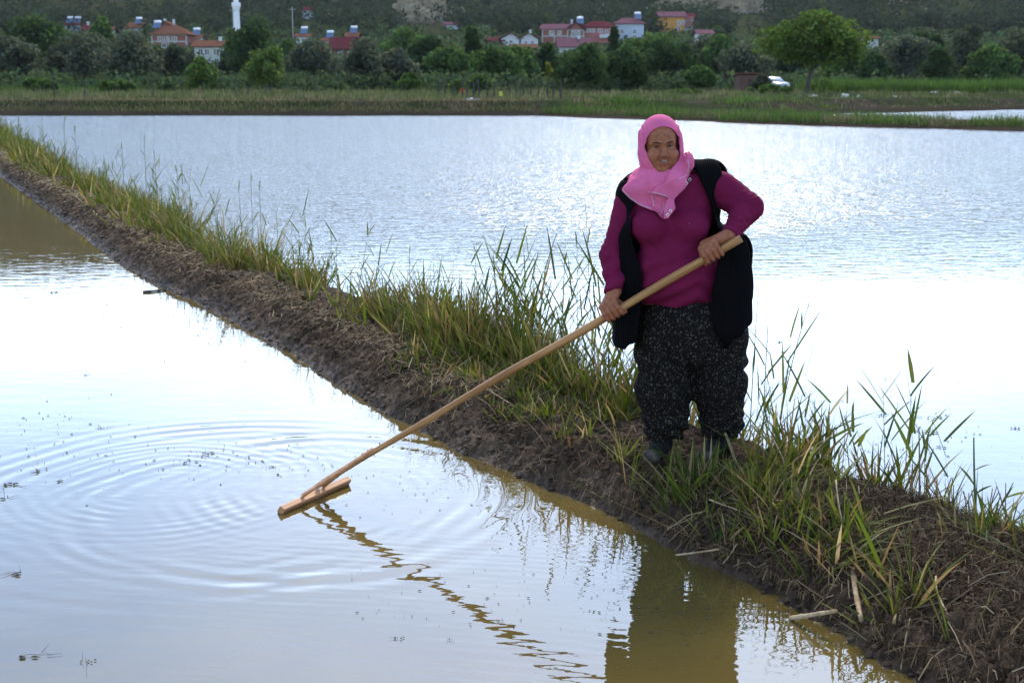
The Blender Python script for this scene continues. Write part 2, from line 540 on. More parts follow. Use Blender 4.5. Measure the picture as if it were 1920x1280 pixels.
def water_material(name, calm_near, calm_far, mud):
    m, nt, b = new_mat(name)
    tc = N(nt, 'ShaderNodeTexCoord')
    sx = N(nt, 'ShaderNodeSeparateXYZ'); nt.links.new(tc.outputs['Object'], sx.inputs[0])
    n0 = N(nt, 'ShaderNodeTexNoise', Scale=1.3, Detail=3)
    nt.links.new(tc.outputs['Object'], n0.inputs['Vector'])
    c = ramp(nt, n0.outputs['Fac'], [(0.3, [x * 0.85 for x in mud]), (0.7, [x * 1.15 for x in mud])])
    nt.links.new(c.outputs['Color'], b.inputs['Base Color'])
    b.inputs['Roughness'].default_value = 0.015
    b.inputs['IOR'].default_value = 1.68
    b.inputs['Specular IOR Level'].default_value = 0.5
    # wind: strong far out, dying towards the sheltered near water
    mp = N(nt, 'ShaderNodeMapping'); mp.inputs['Scale'].default_value = (0.62, 1.35, 1.0)
    nt.links.new(tc.outputs['Object'], mp.inputs['Vector'])
    n1 = N(nt, 'ShaderNodeTexNoise', Scale=5.5, Detail=3, Roughness=0.55)
    nt.links.new(mp.outputs['Vector'], n1.inputs['Vector'])
    mp2 = N(nt, 'ShaderNodeMapping'); mp2.inputs['Scale'].default_value = (0.35, 2.6, 1.0)
    nt.links.new(tc.outputs['Object'], mp2.inputs['Vector'])
    n2 = N(nt, 'ShaderNodeTexNoise', Scale=2.4, Detail=2, Roughness=0.5)
    nt.links.new(mp2.outputs['Vector'], n2.inputs['Vector'])
    gust = N(nt, 'ShaderNodeTexNoise', Scale=0.16, Detail=2)
    nt.links.new(tc.outputs['Object'], gust.inputs['Vector'])
    mr = N(nt, 'ShaderNodeMapRange'); mr.interpolation_type = 'SMOOTHSTEP'
    mr.inputs[1].default_value = calm_near; mr.inputs[2].default_value = calm_far
    mr.inputs[3].default_value = 0.03; mr.inputs[4].default_value = 1.0
    ad = N(nt, 'ShaderNodeMath', operation='MULTIPLY_ADD'); ad.inputs[1].default_value = 9.0
    nt.links.new(gust.outputs['Fac'], ad.inputs[0]); nt.links.new(sx.outputs['Y'], ad.inputs[2])
    nt.links.new(ad.outputs[0], mr.inputs[0])
    rg = N(nt, 'ShaderNodeMath', operation='MULTIPLY_ADD'); rg.inputs[1].default_value = 0.045; rg.inputs[2].default_value = 0.012
    nt.links.new(mr.outputs[0], rg.inputs[0]); nt.links.new(rg.outputs[0], b.inputs['Roughness'])
    b1 = N(nt, 'ShaderNodeBump', Distance=0.052)
    nt.links.new(mr.outputs[0], b1.inputs['Strength']); nt.links.new(n1.outputs['Fac'], b1.inputs['Height'])
    b2 = N(nt, 'ShaderNodeBump', Distance=0.006, Strength=0.10)
    nt.links.new(n2.outputs['Fac'], b2.inputs['Height'])
    nt.links.new(b1.outputs['Normal'], b2.inputs['Normal'])
    nt.links.new(b2.outputs['Normal'], b.inputs['Normal'])
    return m

MUDW = (0.092, 0.062, 0.017)
W_NEAR = water_material('muddy_water_sheltered', 44.0, 75.0, MUDW)
W_FAR = water_material('muddy_water_open', 15.5, 24.0, (0.050, 0.044, 0.022))

# near paddy: left of the dike; fine mesh where the rings run
wy_ = np.concatenate([np.linspace(-12, 3.2, 8, endpoint=False), np.linspace(3.2, 8.2, 330, endpoint=False), np.linspace(8.2, 14, 60, endpoint=False), np.linspace(14, 76, 60)])
wt = np.concatenate([np.linspace(-1, -0.055, 12, endpoint=False), np.linspace(-0.055, 0, 300)])
mid = np.interp(wy_, DY, DX) + 0.62 * DWX
wx_ = mid[:, None] + wt[None, :] * 92.0
wyg = np.repeat(wy_[:, None], len(wt), 1)
wz = ripple_h(wx_, wyg)
wme = np_mesh('paddy_water', np.stack([wx_, wyg, wz], -1).reshape(-1, 3), grid_faces(*wx_.shape), smooth=True)
tag(link('paddy_water', wme, W_NEAR), kind='structure')
# open paddy: right of the dike
wt2 = np.linspace(0, 1, 40) ** 2
wy2 = np.concatenate([np.linspace(-12, 20, 20, endpoint=False), np.linspace(20, 76, 30)])
wx2 = (np.interp(wy2, DY, DX) + 0.62 * DWX)[:, None] + wt2[None, :] * 100
wyg2 = np.repeat(wy2[:, None], len(wt2), 1)
wme2 = np_mesh('paddy_water', np.stack([wx2, wyg2, wyg2 * 0], -1).reshape(-1, 3), grid_faces(*wx2.shape), smooth=True)
tag(link('paddy_water', wme2, W_FAR), kind='structure')
c2_ = np.mean(POND2, 0)
p2_ = [(c2_[0] + (x - c2_[0]) * 1.03, c2_[1] + (y - c2_[1]) * 1.03, .004) for x, y in POND2]
wme3 = np_mesh('paddy_water', p2_ + [(c2_[0], c2_[1], .004)], np.array([[len(p2_), (i + 1) % len(p2_), i] for i in range(len(p2_))]), smooth=True)
tag(link('paddy_water', wme3, W_FAR), kind='structure')

# ================================================================ far side: hill, woods, village, trees
def leaf_cloud(centers, radii, n_each, size, base, rng, var=0.25, flat=0.75, shell=0.55):
    """leaf quads spread through clumps; returns verts, quads, colours"""
    C = np.repeat(centers, n_each, 0); Rr = np.repeat(radii, n_each, 0)
    n = len(C)
    d = rng.normal(size=(n, 3)); d /= np.linalg.norm(d, axis=1)[:, None]
    r = shell + (1 - shell) * rng.random(n) ** 0.7
    P = C + d * Rr * r[:, None] * np.array([1, 1, flat])
    nrm = d + 0.9 * rng.normal(size=(n, 3)); nrm /= np.linalg.norm(nrm, axis=1)[:, None]
    a = np.cross(nrm, rng.normal(size=(n, 3))); a /= np.linalg.norm(a, axis=1)[:, None]
    b = np.cross(nrm, a)
    s = size * (0.6 + 0.8 * rng.random(n))[:, None]
    w = s * (0.45 + 0.3 * rng.random(n))[:, None]
    V = np.stack([P - a * s, P + b * w, P + a * s, P - b * w], 1).reshape(-1, 3)
    F = np.arange(4 * n).reshape(-1, 4)
    cl = np.repeat(rng.normal(0, var * 0.55, len(centers)), n_each)
    k = np.clip(1 + cl + rng.normal(0, var, n), 0.35, 2.0)
    hue = rng.normal(0, 0.10, n)
    c = np.array(base)[None] * k[:, None] * np.stack([1 + hue, np.ones(n), 1 - hue], 1)
    return V, F, np.repeat(np.clip(c, 0.004, 1), 4, 0)

LEAF = leaf_mat('foliage', trans=0.42, rough=0.8, spec=0.03)
BARK = noise_mat('bark', [(0.35, (0.030, 0.024, 0.019)), (0.65, (0.085, 0.068, 0.052))], scale=4, rough=0.9, bump=0.6, stretch=(6, 6, 1))

KINDS = {   # base pigment, clumps, leaves per clump, leaf size, crown flatness
    'willow':  ((0.070, 0.080, 0.048), 34, 110, 0.20, 0.85),
    'dark':    ((0.038, 0.062, 0.020), 36, 120, 0.22, 0.85),
    'mid':     ((0.060, 0.098, 0.026), 32, 110, 0.22, 0.85),
    'young':   ((0.074, 0.108, 0.026), 26, 90, 0.20, 0.85),
    'walnut':  ((0.070, 0.104, 0.022), 120, 95, 0.19, 0.8),
    'olive':   ((0.062, 0.070, 0.038), 30, 110, 0.20, 0.85),
    'yellow':  ((0.170, 0.160, 0.025), 14, 60, 0.18, 0.85),
}

def tree(name, px, Y, top, hw, kind, label, cat='tree', crown_base=0.12, trunk_px=None, seed=0, group=None, shape='round', baseY=None):
    x = (px - 960) / FOC * Y / 1.0 * 1.0
    d = ray(px, 150); x = d[0] * Y / d[1]
    z0 = tz(x, Y)
    ztop = W(px, top, Y)[2]
    hgt = ztop - z0
    rx = hw * (1.14 if cat == 'tree' and seed != 90 else 1.0) * Y / FOC
    rng = np.random.default_rng(1000 + seed)
    pig, ncl, nlf, ls, fl = KINDS[kind]
    root = empty(name, (x, Y, z0))
    tag(root, label, cat, group)
    lo = hgt * crown_base
    cz, rz = (lo + hgt) / 2, (hgt - lo) / 2
    # clump centres through the envelope, a little more at the rim
    q = rng.normal(size=(ncl, 3)); q /= np.linalg.norm(q, axis=1)[:, None]
    q *= (rng.random(ncl) ** 0.45)[:, None]
    if shape in ('round', 'dome'):
        t_ = rng.random(ncl) ** 0.8
        prof = np.interp(t_, [0, .25, .6, .85, 1], [.85, 1.0, .95, .62, .25] if crown_base < .2 else [.55, .95, 1.0, .75, .3])
        ph_ = rng.random(ncl) * 6.283; rr_ = rng.random(ncl) ** 0.5
        a_, b_ = rng.random(2) * 6.28
        prof = prof * (1 + .20 * np.sin(2 * ph_ + a_) + .14 * np.sin(3 * ph_ + b_ + 3 * t_))
        t_ = t_ * (1 + .10 * np.sin(ph_ * 2 + b_) + .08 * np.sin(5 * ph_ + a_)) / 1.1
        q = np.stack([np.cos(ph_) * rr_ * prof, np.sin(ph_) * rr_ * prof, t_ * 2 - 1], 1)
    if shape == 'cone':
        q[:, :2] *= np.clip(0.95 - 0.55 * q[:, 2:3], 0.25, 1.2)
    cr = rx * (0.30 + 0.16 * rng.random(ncl)) * (0.9 if ncl < 40 else 0.60)
    cr = np.minimum(cr, rz * 0.5)
    cen = q * np.array([rx * 0.80, rx * 0.80, max(rz - cr.mean() * 0.8, rz * 0.5)]) + np.array([0, 0, cz])
    cen[:, 0] += 0.1 * rx * rng.normal()
    rad = np.stack([cr, cr, cr], 1)
    V, F, c = leaf_cloud(cen, rad, nlf, ls * max(0.8, min(1.5, Y / 130)), pig, rng, 0.26, fl)
    link('crown', np_mesh('crown', V, F, colors=c), LEAF, root)
    mb = MB()
    tx = 0 if trunk_px is None else (trunk_px - px) * Y / FOC
    tr = max(0.10, min(0.34, hgt * 0.03))
    fork = max(lo * 1.15, hgt * 0.22)
    lean = rng.normal(0, 0.05) * hgt
    mb.tube([(tx, 0, -0.4), (tx, 0, 0.15), (tx + lean * .3, 0.05, fork * 0.6), (tx * 0.8 + lean * .5, 0.0, fork)], [tr * 1.5, tr * 1.1, tr * 0.9, tr * 0.75], 9)
    o = np.array([tx * 0.8 + lean * .5, 0, fork])
    for k in rng.permutation(ncl)[:7]:
        e = cen[k]
        m_ = (o + e) / 2 + np.array([0, 0, 0.12 * hgt * rng.random()])
        mb.tube([o - (0, 0, 0.1), m_, e], [tr * 0.5, tr * 0.32, tr * 0.08], 6)
    mb.build('trunk', BARK, root, True)
    return root

TREES = [
 ('willow_tree', 28, 150, 60, 52, 'willow', 'grey-green willow at the left edge of the photo'),
 ('broadleaf_tree', 62, 185, 14, 62, 'dark', 'tall dark tree rising behind the willow at the left edge'),
 ('broadleaf_tree', 118, 165, 62, 34, 'olive', 'dull olive tree squeezed between two willows, second from left'),
 ('willow_tree', 160, 152, 48, 46, 'willow', 'grey-green willow below the white solar tanks at far left'),
 ('broadleaf_tree', 205, 220, 22, 26, 'mid', 'round green tree on the slope above the leftmost red roofs'),
 ('willow_tree', 256, 148, 55, 56, 'willow', 'broad grey willow left of the unfinished brick house'),
 ('broadleaf_tree', 333, 160, 76, 34, 'olive', 'dull grey tree in front of the unfinished brick house'),
 ('young_tree', 379, 112, 104, 30, 'young', 'small light green tree below the pale house with tiled roof'),
 ('broadleaf_tree', 486, 172, 20, 54, 'dark', 'big dense dark tree just right of the minaret'),
 ('young_tree', 507, 118, 78, 42, 'young', 'bright light green tree in front of the big dark tree'),
 ('willow_tree', 586, 155, 68, 48, 'willow', 'grey willow between the bright green tree and dark red roof'),
 ('willow_tree', 688, 138, 64, 44, 'willow', 'large pale grey willow right of the dark red roof'),
 ('willow_tree', 742, 140, 92, 38, 'willow', 'lower grey willow joined to the right of the large one'),
 ('young_tree', 766, 106, 130, 18, 'mid', 'small dark green sapling standing before the grey willows'),
 ('broadleaf_tree', 768, 205, 44, 50, 'mid', 'green tree behind the grey willows below the clay bluff'),
 ('broadleaf_tree', 806, 178, 62, 36, 'dark', 'dark tree right behind the grey willow, left of the poplar'),
 ('poplar_tree', 886, 178, 46, 22, 'dark', 'tall narrow dark tree left of the white-gabled houses'),
 ('broadleaf_tree', 846, 160, 84, 46, 'mid', 'broad green tree behind the left end of the post fence'),
 ('broadleaf_tree', 930, 152, 84, 38, 'mid', 'mid green tree behind the middle of the post fence'),
 ('broadleaf_tree', 978, 156, 82, 36, 'mid', 'green rounded tree behind the right half of the post fence'),
 ('poplar_tree', 1026, 172, 66, 22, 'dark', 'dark narrow tree left of the mauve-roofed white house'),
 ('walnut_tree', 1086, 126, 78, 50, 'dark', 'dark spreading tree at the right end of the post fence'),
 ('walnut_tree', 1166, 134, 84, 48, 'dark', 'dark bushy tree between the fence end and woman'),
 ('broadleaf_tree', 1150, 215, 50, 12, 'dark', 'small dark tree in front of the pink house'),
 ('broadleaf_tree', 1240, 148, 70, 38, 'dark', 'dark oval tree directly above the woman'),
 ('broadleaf_tree', 1222, 205, 54, 50, 'mid', 'wide green tree below the yellow house'),
 ('broadleaf_tree', 1326, 195, 62, 44, 'olive', 'olive tree below and right of the yellow house'),
 ('willow_tree', 1400, 142, 76, 50, 'willow', 'grey willow left of the lone bright walnut tree'),
 ('broadleaf_tree', 1306, 128, 122, 26, 'mid', 'low round bushy tree right of the dark oval tree'),
 ('willow_tree', 1694, 170, 54, 46, 'willow', 'pale grey-green willow right of the lone walnut tree'),
 ('broadleaf_tree', 1642, 165, 96, 34, 'dark', 'dark low tree tucked behind the walnut crown right side'),
 ('broadleaf_tree', 1760, 160, 88, 28, 'dark', 'dark rounded tree fourth from the right edge'),
 ('broadleaf_tree', 1806, 178, 40, 44, 'olive', 'tall dull olive tree third from the right edge'),
 ('broadleaf_tree', 1852, 165, 82, 44, 'mid', 'green tree second from the right edge'),
 ('broadleaf_tree', 1908, 170, 46, 46, 'olive', 'olive tree at the right edge of the photo'),
 ('broadleaf_tree', 96, 205, 58, 40, 'dark', 'dark tree filling the gap behind the second and third trees'),
 ('broadleaf_tree', 212, 190, 72, 34, 'olive', 'dull tree in the gap between the two big left willows'),
 ('broadleaf_tree', 300, 178, 88, 26, 'dark', 'dark low tree between broad willow and brick house'),
 ('broadleaf_tree', 430, 182, 92, 26, 'olive', 'dull tree in the gap right of the pale cream house'),
 ('broadleaf_tree', 545, 188, 74, 30, 'mid', 'green tree right behind the big dark tree'),
 ('broadleaf_tree', 640, 170, 118, 34, 'olive', 'low dull tree below the dark red roof'),
 ('broadleaf_tree', 1002, 196, 92, 30, 'mid', 'green tree behind the fence right end left of mauve roof'),
 ('broadleaf_tree', 1282, 178, 74, 34, 'dark', 'dark tree between the oval tree and olive tree'),
 ('broadleaf_tree', 1356, 184, 62, 38, 'mid', 'green tree behind the grey willow left of walnut'),
 ('broadleaf_tree', 1470, 200, 58, 36, 'dark', 'dark tree behind the left edge of the walnut crown'),
 ('broadleaf_tree', 1590, 190, 70, 40, 'mid', 'green tree seen under the walnut crown'),
 ('broadleaf_tree', 1728, 196, 46, 36, 'dark', 'dark tree rising behind the pale right willow'),
]
for i, (nm, px, Y, top, hw, kd, lb) in enumerate(TREES):
    tree(nm, px, Y, top, hw, kd, lb, seed=i, crown_base=0.05 if Y > 110 else 0.08, shape='cone' if nm in ('poplar_tree', 'young_tree') else 'round',
         group='trees along the far side of the paddies')
tree('walnut_tree', 1534, 104, 14, 100, 'walnut', 'lone bright green walnut tree with dark trunk on the far bank', crown_base=0.28, trunk_px=1514, seed=90)
for i, (px, Y, top, hw, kd, lb) in enumerate([
    (1030, 140, 108, 10, 'yellow', 'small yellow-leaved bush left of the dark spreading tree'),
    (900, 118, 138, 22, 'mid', 'green bush behind the left half of the post fence'),
    (858, 112, 150, 14, 'young', 'light green bush at the left end of the post fence'),
    (68, 122, 146, 34, 'mid', 'low mounded shrub below the leftmost willow'),
    (222, 122, 150, 40, 'mid', 'low wide shrub in the meadow below the grey willow'),
    (195, 108, 150, 9, 'young', 'small upright bush on the left part of the far bank'),
    (1432, 116, 138, 17, 'olive', 'small grey bush beside the white car'),
    (1440, 112, 158, 50, 'mid', 'low spreading shrub left of the walnut trunk'),
    (1545, 122, 148, 22, 'young', 'green bush right of the walnut trunk'),
    (1280, 108, 168, 30, 'mid', 'low shrub on the far bank above the woman'),
    (315, 118, 158, 12, 'dark', 'small dark bush beside a fence post in the left meadow')]):
    tree('shrub', px, Y, top, hw, kd, lb, 'shrub', crown_base=0.0, seed=200 + i, shape='dome', group='shrubs on the far bank')

# ---------------------------------------------------------------- clay bluffs on the hillside
M_CLAY = noise_mat('pale_clay', [(0.3, (0.12, 0.085, 0.048)), (0.5, (0.22, 0.165, 0.10)), (0.7, (0.30, 0.235, 0.155))], scale=0.35, rough=0.95, bump=1.0, bscale=0.9, bdist=0.5, stretch=(1, 1, 2.2))
BLUFFS = []
def bluff(px, py, wpx, hpx, Y, seed):
    c = W(px, py, Y)
    rx, rz = wpx * Y / FOC / 2, hpx * Y / FOC
    u = np.linspace(0, math.pi, 90); v = np.linspace(0, math.pi / 2, 36)
    U, Vv = np.meshgrid(u, v, indexing='ij')
    X = -np.cos(U) * np.cos(Vv); Yy = -np.sin(U) * np.cos(Vv); Z = np.sin(Vv)
    k = 1 + 0.55 * fbm(U * 2.6 + seed, Vv * 2.6, octs=4, seed=seed) + 0.16 * (1 - np.abs(vnoise(U * 9, Vv * 1.2 + seed, seed=seed + 3)))
    pts = np.stack([X * rx * k, Yy * rz * 1.4 * k, Z * rz * 2 * k - rz], -1).reshape(-1, 3)
    me = np_mesh('clay_bluff', pts, grid_faces(*U.shape), smooth=True)
    tag(link('clay_bluff', me, M_CLAY, loc=(c[0], Y + rz * 1.2, c[2])), kind='structure')
    BLUFFS.append((px, py, wpx, hpx, Y))
bluff(790, 28, 110, 24, 440, 3)
bluff(835, 36, 60, 18, 446, 21)
bluff(846, 40, 40, 12, 462, 13)
bluff(1340, 4, 190, 24, 500, 5)
bluff(1412, 34, 92, 28, 478, 7)
bluff(1690, 22, 40, 20, 490, 9)
bluff(1742, 40, 50, 14, 470, 15)
bluff(1132, 40, 32, 18, 452, 11)
bluff(640, 40, 90, 12, 455, 17)

rng = np.random.default_rng(5)
# bushes filling the slope between the houses: one mass too dense to count
n = 2300
fy = 195 + 195 * rng.random(n); fx = (rng.random(n) * 2 - 1) * (fy * 0.46 + 15)
ok = fbm(fx / 22, fy / 22, octs=2, seed=63) > -0.28
fx, fy = fx[ok], fy[ok]
rr = 0.9 + 1.9 * rng.random(len(fx)) ** 1.6
SLOPE_BUSH = (fx, fy, rr)

# ---------------------------------------------------------------- village
M_WALL = {k: flat_mat('plaster_' + k, v, rough=0.9, var=0.10, scale=0.8) for k, v in {
    'white': (0.42, 0.42, 0.42), 'cream': (0.34, 0.34, 0.28), 'pink': (0.33, 0.115, 0.105), 'yellow': (0.46, 0.21, 0.05), 'blue': (0.34, 0.38, 0.43), 'brown': (0.10, 0.052, 0.036)}.items()}
def brick_mat():
    m, nt, b = new_mat('red_brick')
    tc = N(nt, 'ShaderNodeTexCoord')
    br = N(nt, 'ShaderNodeTexBrick', Scale=3.5)
    br.inputs['Color1'].default_value = (0.22, 0.062, 0.032, 1); br.inputs['Color2'].default_value = (0.17, 0.045, 0.024, 1)
    br.inputs['Mortar'].default_value = (0.17, 0.12, 0.10, 1)
    mp = N(nt, 'ShaderNodeMapping'); mp.inputs['Rotation'].default_value = (R(90), 0, 0)
    nt.links.new(tc.outputs['Object'], mp.inputs['Vector']); nt.links.new(mp.outputs['Vector'], br.inputs['Vector'])
    nt.links.new(br.outputs['Color'], b.inputs['Base Color']); b.inputs['Roughness'].default_value = 0.9
    return m
M_WALL['brick'] = brick_mat()
M_ROOF = {'mauve': noise_mat('mauve_roof_sheet', [(0.35, (0.100, 0.046, 0.054)), (0.65, (0.14, 0.068, 0.078))], scale=1.2, rough=0.8, spec=0.0, bump=0.6, bscale=2.0, stretch=(5, 0.4, 1)),
          'red': noise_mat('dark_red_roof', [(0.35, (0.066, 0.017, 0.019)), (0.65, (0.10, 0.028, 0.030))], scale=1.2, rough=0.8, spec=0.0, bump=0.6, bscale=2, stretch=(5, .4, 1)),
          'tile': noise_mat('clay_tile_roof', [(0.3, (0.075, 0.034, 0.021)), (0.7, (0.15, 0.072, 0.045))], scale=2.5, rough=0.9, spec=0.0, bump=0.8, bscale=5, stretch=(4, 1, 1))}
M_GLASS = flat_mat('window_glass', (0.02, 0.022, 0.025), rough=0.15, spec=0.5)
M_FRAME = flat_mat('white_window_frame', (0.55, 0.55, 0.55), rough=0.6)
M_CONC = flat_mat('bare_concrete', (0.30, 0.285, 0.265), rough=0.95)
M_SOLAR = flat_mat('solar_collector', (0.07, 0.10, 0.16), rough=0.4, spec=0.3)
M_TANK = flat_mat('white_tank', (0.68, 0.69, 0.71), rough=0.4)

def solve_y(px, py, lo=185, hi=520):
    best, by = 1e9, lo
    d = ray(px, py)
    ys = np.arange(lo, hi, 2.0)
    xs = d[0] / d[1] * ys; zs = CAM_H + d[2] / d[1] * ys
    e = np.abs(terrain(xs, ys) - zs)
    return float(ys[int(np.argmin(e))])

HOUSES = []
HPX = []
def house(px0, px1, roof, eave, base, wall, rmat, label, style='gable', wins=(), solar=(), chim=(), rz=0.0, depth=8.0, extra=None, band=False):
    pxm = (px0 + px1) / 2
    Y = solve_y(pxm, base)
    c = W(pxm, base, Y)
    w = (px1 - px0) * Y / FOC
    h = (base - eave) * Y / FOC
    rh = max(0.5, (eave - roof) * Y / FOC)
    root = empty('house', (c[0], Y, c[2]), rz)
    tag(root, label, 'house', 'village houses on the slope')
    HOUSES.append((c[0], Y, w))
    HPX.append((px0, px1, roof, base, Y))
    D = depth
    mb = MB(); mb.box((0, D / 2, h / 2 - 1.5), (w, D, h + 3)); wl_ = mb.build('wall', M_WALL[wall], root)
    ov = 0.7
    mb = MB()
    x0, x1, y0, y1 = -w / 2 - ov, w / 2 + ov, -ov, D + ov
    z0, t = h - 0.02, 0.16
    if style == 'gable':
        ym = D / 2
        vs = [(x0, y0, z0), (x1, y0, z0), (x1, y1, z0), (x0, y1, z0), (x0, ym, z0 + rh), (x1, ym, z0 + rh)]
        vs2 = [(a, b, q + t) for a, b, q in vs]
        mb.add(vs + vs2, [[6, 7, 11, 10], [10, 11, 8, 9], [0, 1, 7, 6], [2, 3, 9, 8], [0, 6, 10, 4], [4, 10, 9, 3], [1, 5, 11, 7], [5, 2, 8, 11], [0, 4, 5, 1], [4, 3, 2, 5]])
        gb = MB()
        for sx in (-w / 2 + 0.02, w / 2 - 0.12):
            gb2 = MB(); gb2.add([(sx, 0.02, z0), (sx, D - 0.02, z0), (sx, ym, z0 + rh - 0.05), (sx + 0.1, 0.02, z0), (sx + 0.1, D - .02, z0), (sx + 0.1, ym, z0 + rh - 0.05)],
                                [[0, 1, 4, 3], [1, 2, 5, 4], [2, 0, 3, 5]], [[0, 2, 1], [3, 4, 5]])
            gb2.build('gable', M_WALL[wall], root)
    elif style == 'side':      # ridge running away from the viewer
        vs = [(x0, y0, z0), (x1, y0, z0), (x1, y1, z0), (x0, y1, z0), (0, y0, z0 + rh), (0, y1, z0 + rh)]
        vs2 = [(a, b, q + t) for a, b, q in vs]
        mb.add(vs + vs2, [[0, 6, 10, 4], [4, 10, 7, 1], [6, 9, 11, 10], [10, 11, 8, 7], [0, 3, 9, 6], [2, 1, 7, 8], [3, 5, 11, 9], [5, 2, 8, 11], [0, 4, 5, 3], [4, 1, 2, 5]])
        gb = MB(); gb.add([(-w / 2, 0.02, z0), (w / 2, .02, z0), (0, .02, z0 + rh - .05), (-w / 2, .14, z0), (w / 2, .14, z0), (0, .14, z0 + rh - .05)], [[0, 1, 4, 3], [1, 2, 5, 4], [2, 0, 3, 5]], [[0, 2, 1], [3, 4, 5]])
        gb.build('gable', M_WALL[wall], root)
    else:                      # hipped
        ym = D / 2; ins = min(w * 0.36, D * 0.5)
        vs = [(x0, y0, z0), (x1, y0, z0), (x1, y1, z0), (x0, y1, z0), (x0 + ins, ym, z0 + rh), (x1 - ins, ym, z0 + rh)]
        vs2 = [(a, b, q + t) for a, b, q in vs]
        mb.add(vs + vs2, [[6, 7, 11, 10], [8, 9, 10, 11], [0, 1, 7, 6], [1, 2, 8, 7], [2, 3, 9, 8], [3, 0, 6, 9], [3, 2, 1, 0]], [[7, 8, 11], [9, 6, 10]])
    rf = mb.build('roof', M_ROOF[rmat], root)
    for cx, ch in chim:
        m2 = MB(); m2.box((cx * w / 2, D * 0.45, h + rh * 0.75 + ch / 2), (0.6, 0.6, ch + rh * 0.5)); m2.box((cx * w / 2, D * 0.45, h + rh + ch + 0.03), (0.8, 0.8, 0.16)); m2.build('chimney', M_WALL['white'], rf)
    for sx in solar:
        zz = h + rh * 0.7 + 0.3
        m2 = MB(); a = R(42)
        rot = np.array([[1, 0, 0], [0, math.cos(a), -math.sin(a)], [0, math.sin(a), math.cos(a)]])
        m2.box((sx * w / 2, D * 0.28, zz + 0.6), (1.9, 1.9, 0.10), rot); pn = m2.build('solar_panel', M_SOLAR, rf)
        m3 = MB(); m3.tube([(sx * w / 2 - 0.85, D * 0.42, zz + 1.55), (sx * w / 2 + 0.85, D * 0.42, zz + 1.55)], 0.34, 10); m3.build('water_tank', M_TANK, rf, True)
        for k in (-0.7, 0.7):
            m4 = MB(); m4.tube([(sx * w / 2 + k, D * 0.42, zz - 0.6), (sx * w / 2 + k, D * 0.42, zz + 1.3)], 0.04, 5)
            m4.build('tank_leg', M_CONC, rf)
    for wx, wz, ww, wh in wins:            # fractions of the front wall
        f = MB(); X, Z, a, b = wx * w / 2, wz * h, ww, wh
        for dx, dz, sx, sz in ((-a / 2, 0, .10, b + .1), (a / 2, 0, .10, b + .1), (0, b / 2, a, .10), (0, -b / 2, a + .2, .12), (0, 0, .06, b)):
            f.box((X + dx, -0.03, Z + dz), (sx, 0.10, sz))
        fo = f.build('window', M_FRAME, root)
        g = MB(); g.box((X, -0.005, Z), (a - .04, 0.03, b - .04)); g.build('pane', M_GLASS, fo)
    if band:
        for zz in (0.52, 0.985):
            m2 = MB(); m2.box((0, -0.03, zz * h), (w + 0.1, 0.12, 0.32)); m2.build('concrete_band', M_CONC, root)
        for sx in (-0.98, -0.05, 0.98):
            m2 = MB(); m2.box((sx * w / 2, -0.045, h / 2), (0.34, 0.12, h - 0.35)); m2.build('concrete_column', M_CONC, root)
    if extra: extra(root, w, h, D, rf)
    return root

def balconies(levels, side=1, rail='pink', x0=0.25, x1=1.0, dark=True):
    def f(root, w, h, D, rf):
        for z in levels:
            mb = MB(); mb.box((side * w / 2 * (x0 + x1) / 2, -0.6, z * h), (w / 2 * (x1 - x0), 1.2, 0.16)); b = mb.build('balcony', M_CONC, root)
            mb = MB(); mb.box((side * w / 2 * (x0 + x1) / 2, -1.18, z * h + 0.5), (w / 2 * (x1 - x0), 0.08, 0.9)); mb.build('railing', M_WALL[rail], b)
    return f

W2 = [(-.55, .72, 1.2, 1.2), (.0, .72, 1.2, 1.2), (.55, .72, 1.2, 1.2)]
house(1017, 1064, 47, 57, 82, 'brick', 'mauve', 'unfinished brick house with mauve roof left of the pink house', 'gable', [(-.3, .75, .9, 1.0), (.35, .75, .9, 1.0)], band=True, rz=R(-8))
house(1064, 1094, 44, 58, 82, 'brick', 'red', 'narrow brick house wing touching the pink house', 'side', [(-.3, .68, 1.0, 1.6), (.35, .68, 1.0, 1.6)], chim=((-.4, .7), (.3, .7)), solar=(.6,), band=True)
house(1094, 1153, 42, 53, 80, 'pink', 'red', 'pink house with dark red hipped roof and white balcony', 'hip', [(-.72, .78, 1.2, .9), (-.42, .78, 1.2, .9), (.05, .78, 1.3, .9), (.78, .78, 1.0, 1.2), (.45, .62, .8, 1.7)], extra=balconies((.30,), 1, 'white', .0, .9))
house(1155, 1206, 36, 47, 77, 'blue', 'mauve', 'pale blue-white house with mauve roof and solar collector', 'hip', [(-.55, .55, 1.0, 1.2), (.35, .55, 1.0, 1.2), (.35, .2, 1.0, 1.2)], solar=(.62,))
house(1238, 1282, 24, 34, 60, 'yellow', 'mauve', 'yellow-orange house high on the slope with mauve roof', 'gable', [(.55, .62, .9, 1.2), (.55, .25, .9, 1.2), (.9, .62, .7, 1.2)])
house(1281, 1299, 27, 34, 58, 'white', 'red', 'white wing with red balconies beside the yellow house', 'gable', [(0, .62, 1.8, .9), (0, .2, 1.8, .9)], extra=balconies((.36, .78), 1, 'pink', -1.0, 1.0), depth=6)
house(1050, 1106, 73, 90, 107, 'white', 'mauve', 'white house with wide mauve roof below the brick house', 'gable', [(-.6, .5, .9, .9), (.1, .5, .9, .9)], chim=((.3, .5),))
house(974, 1008, 64, 74, 88, 'white', 'tile', 'white house with tiled gable and white water tank', 'side', [(-.3, .5, .9, 1.0), (.4, .5, .9, 1.0)], chim=((.2, .9),))
house(940, 976, 64, 74, 88, 'white', 'mauve', 'white gabled house with mauve roof left of tiled gable', 'side', [(0, .6, .9, .9)])
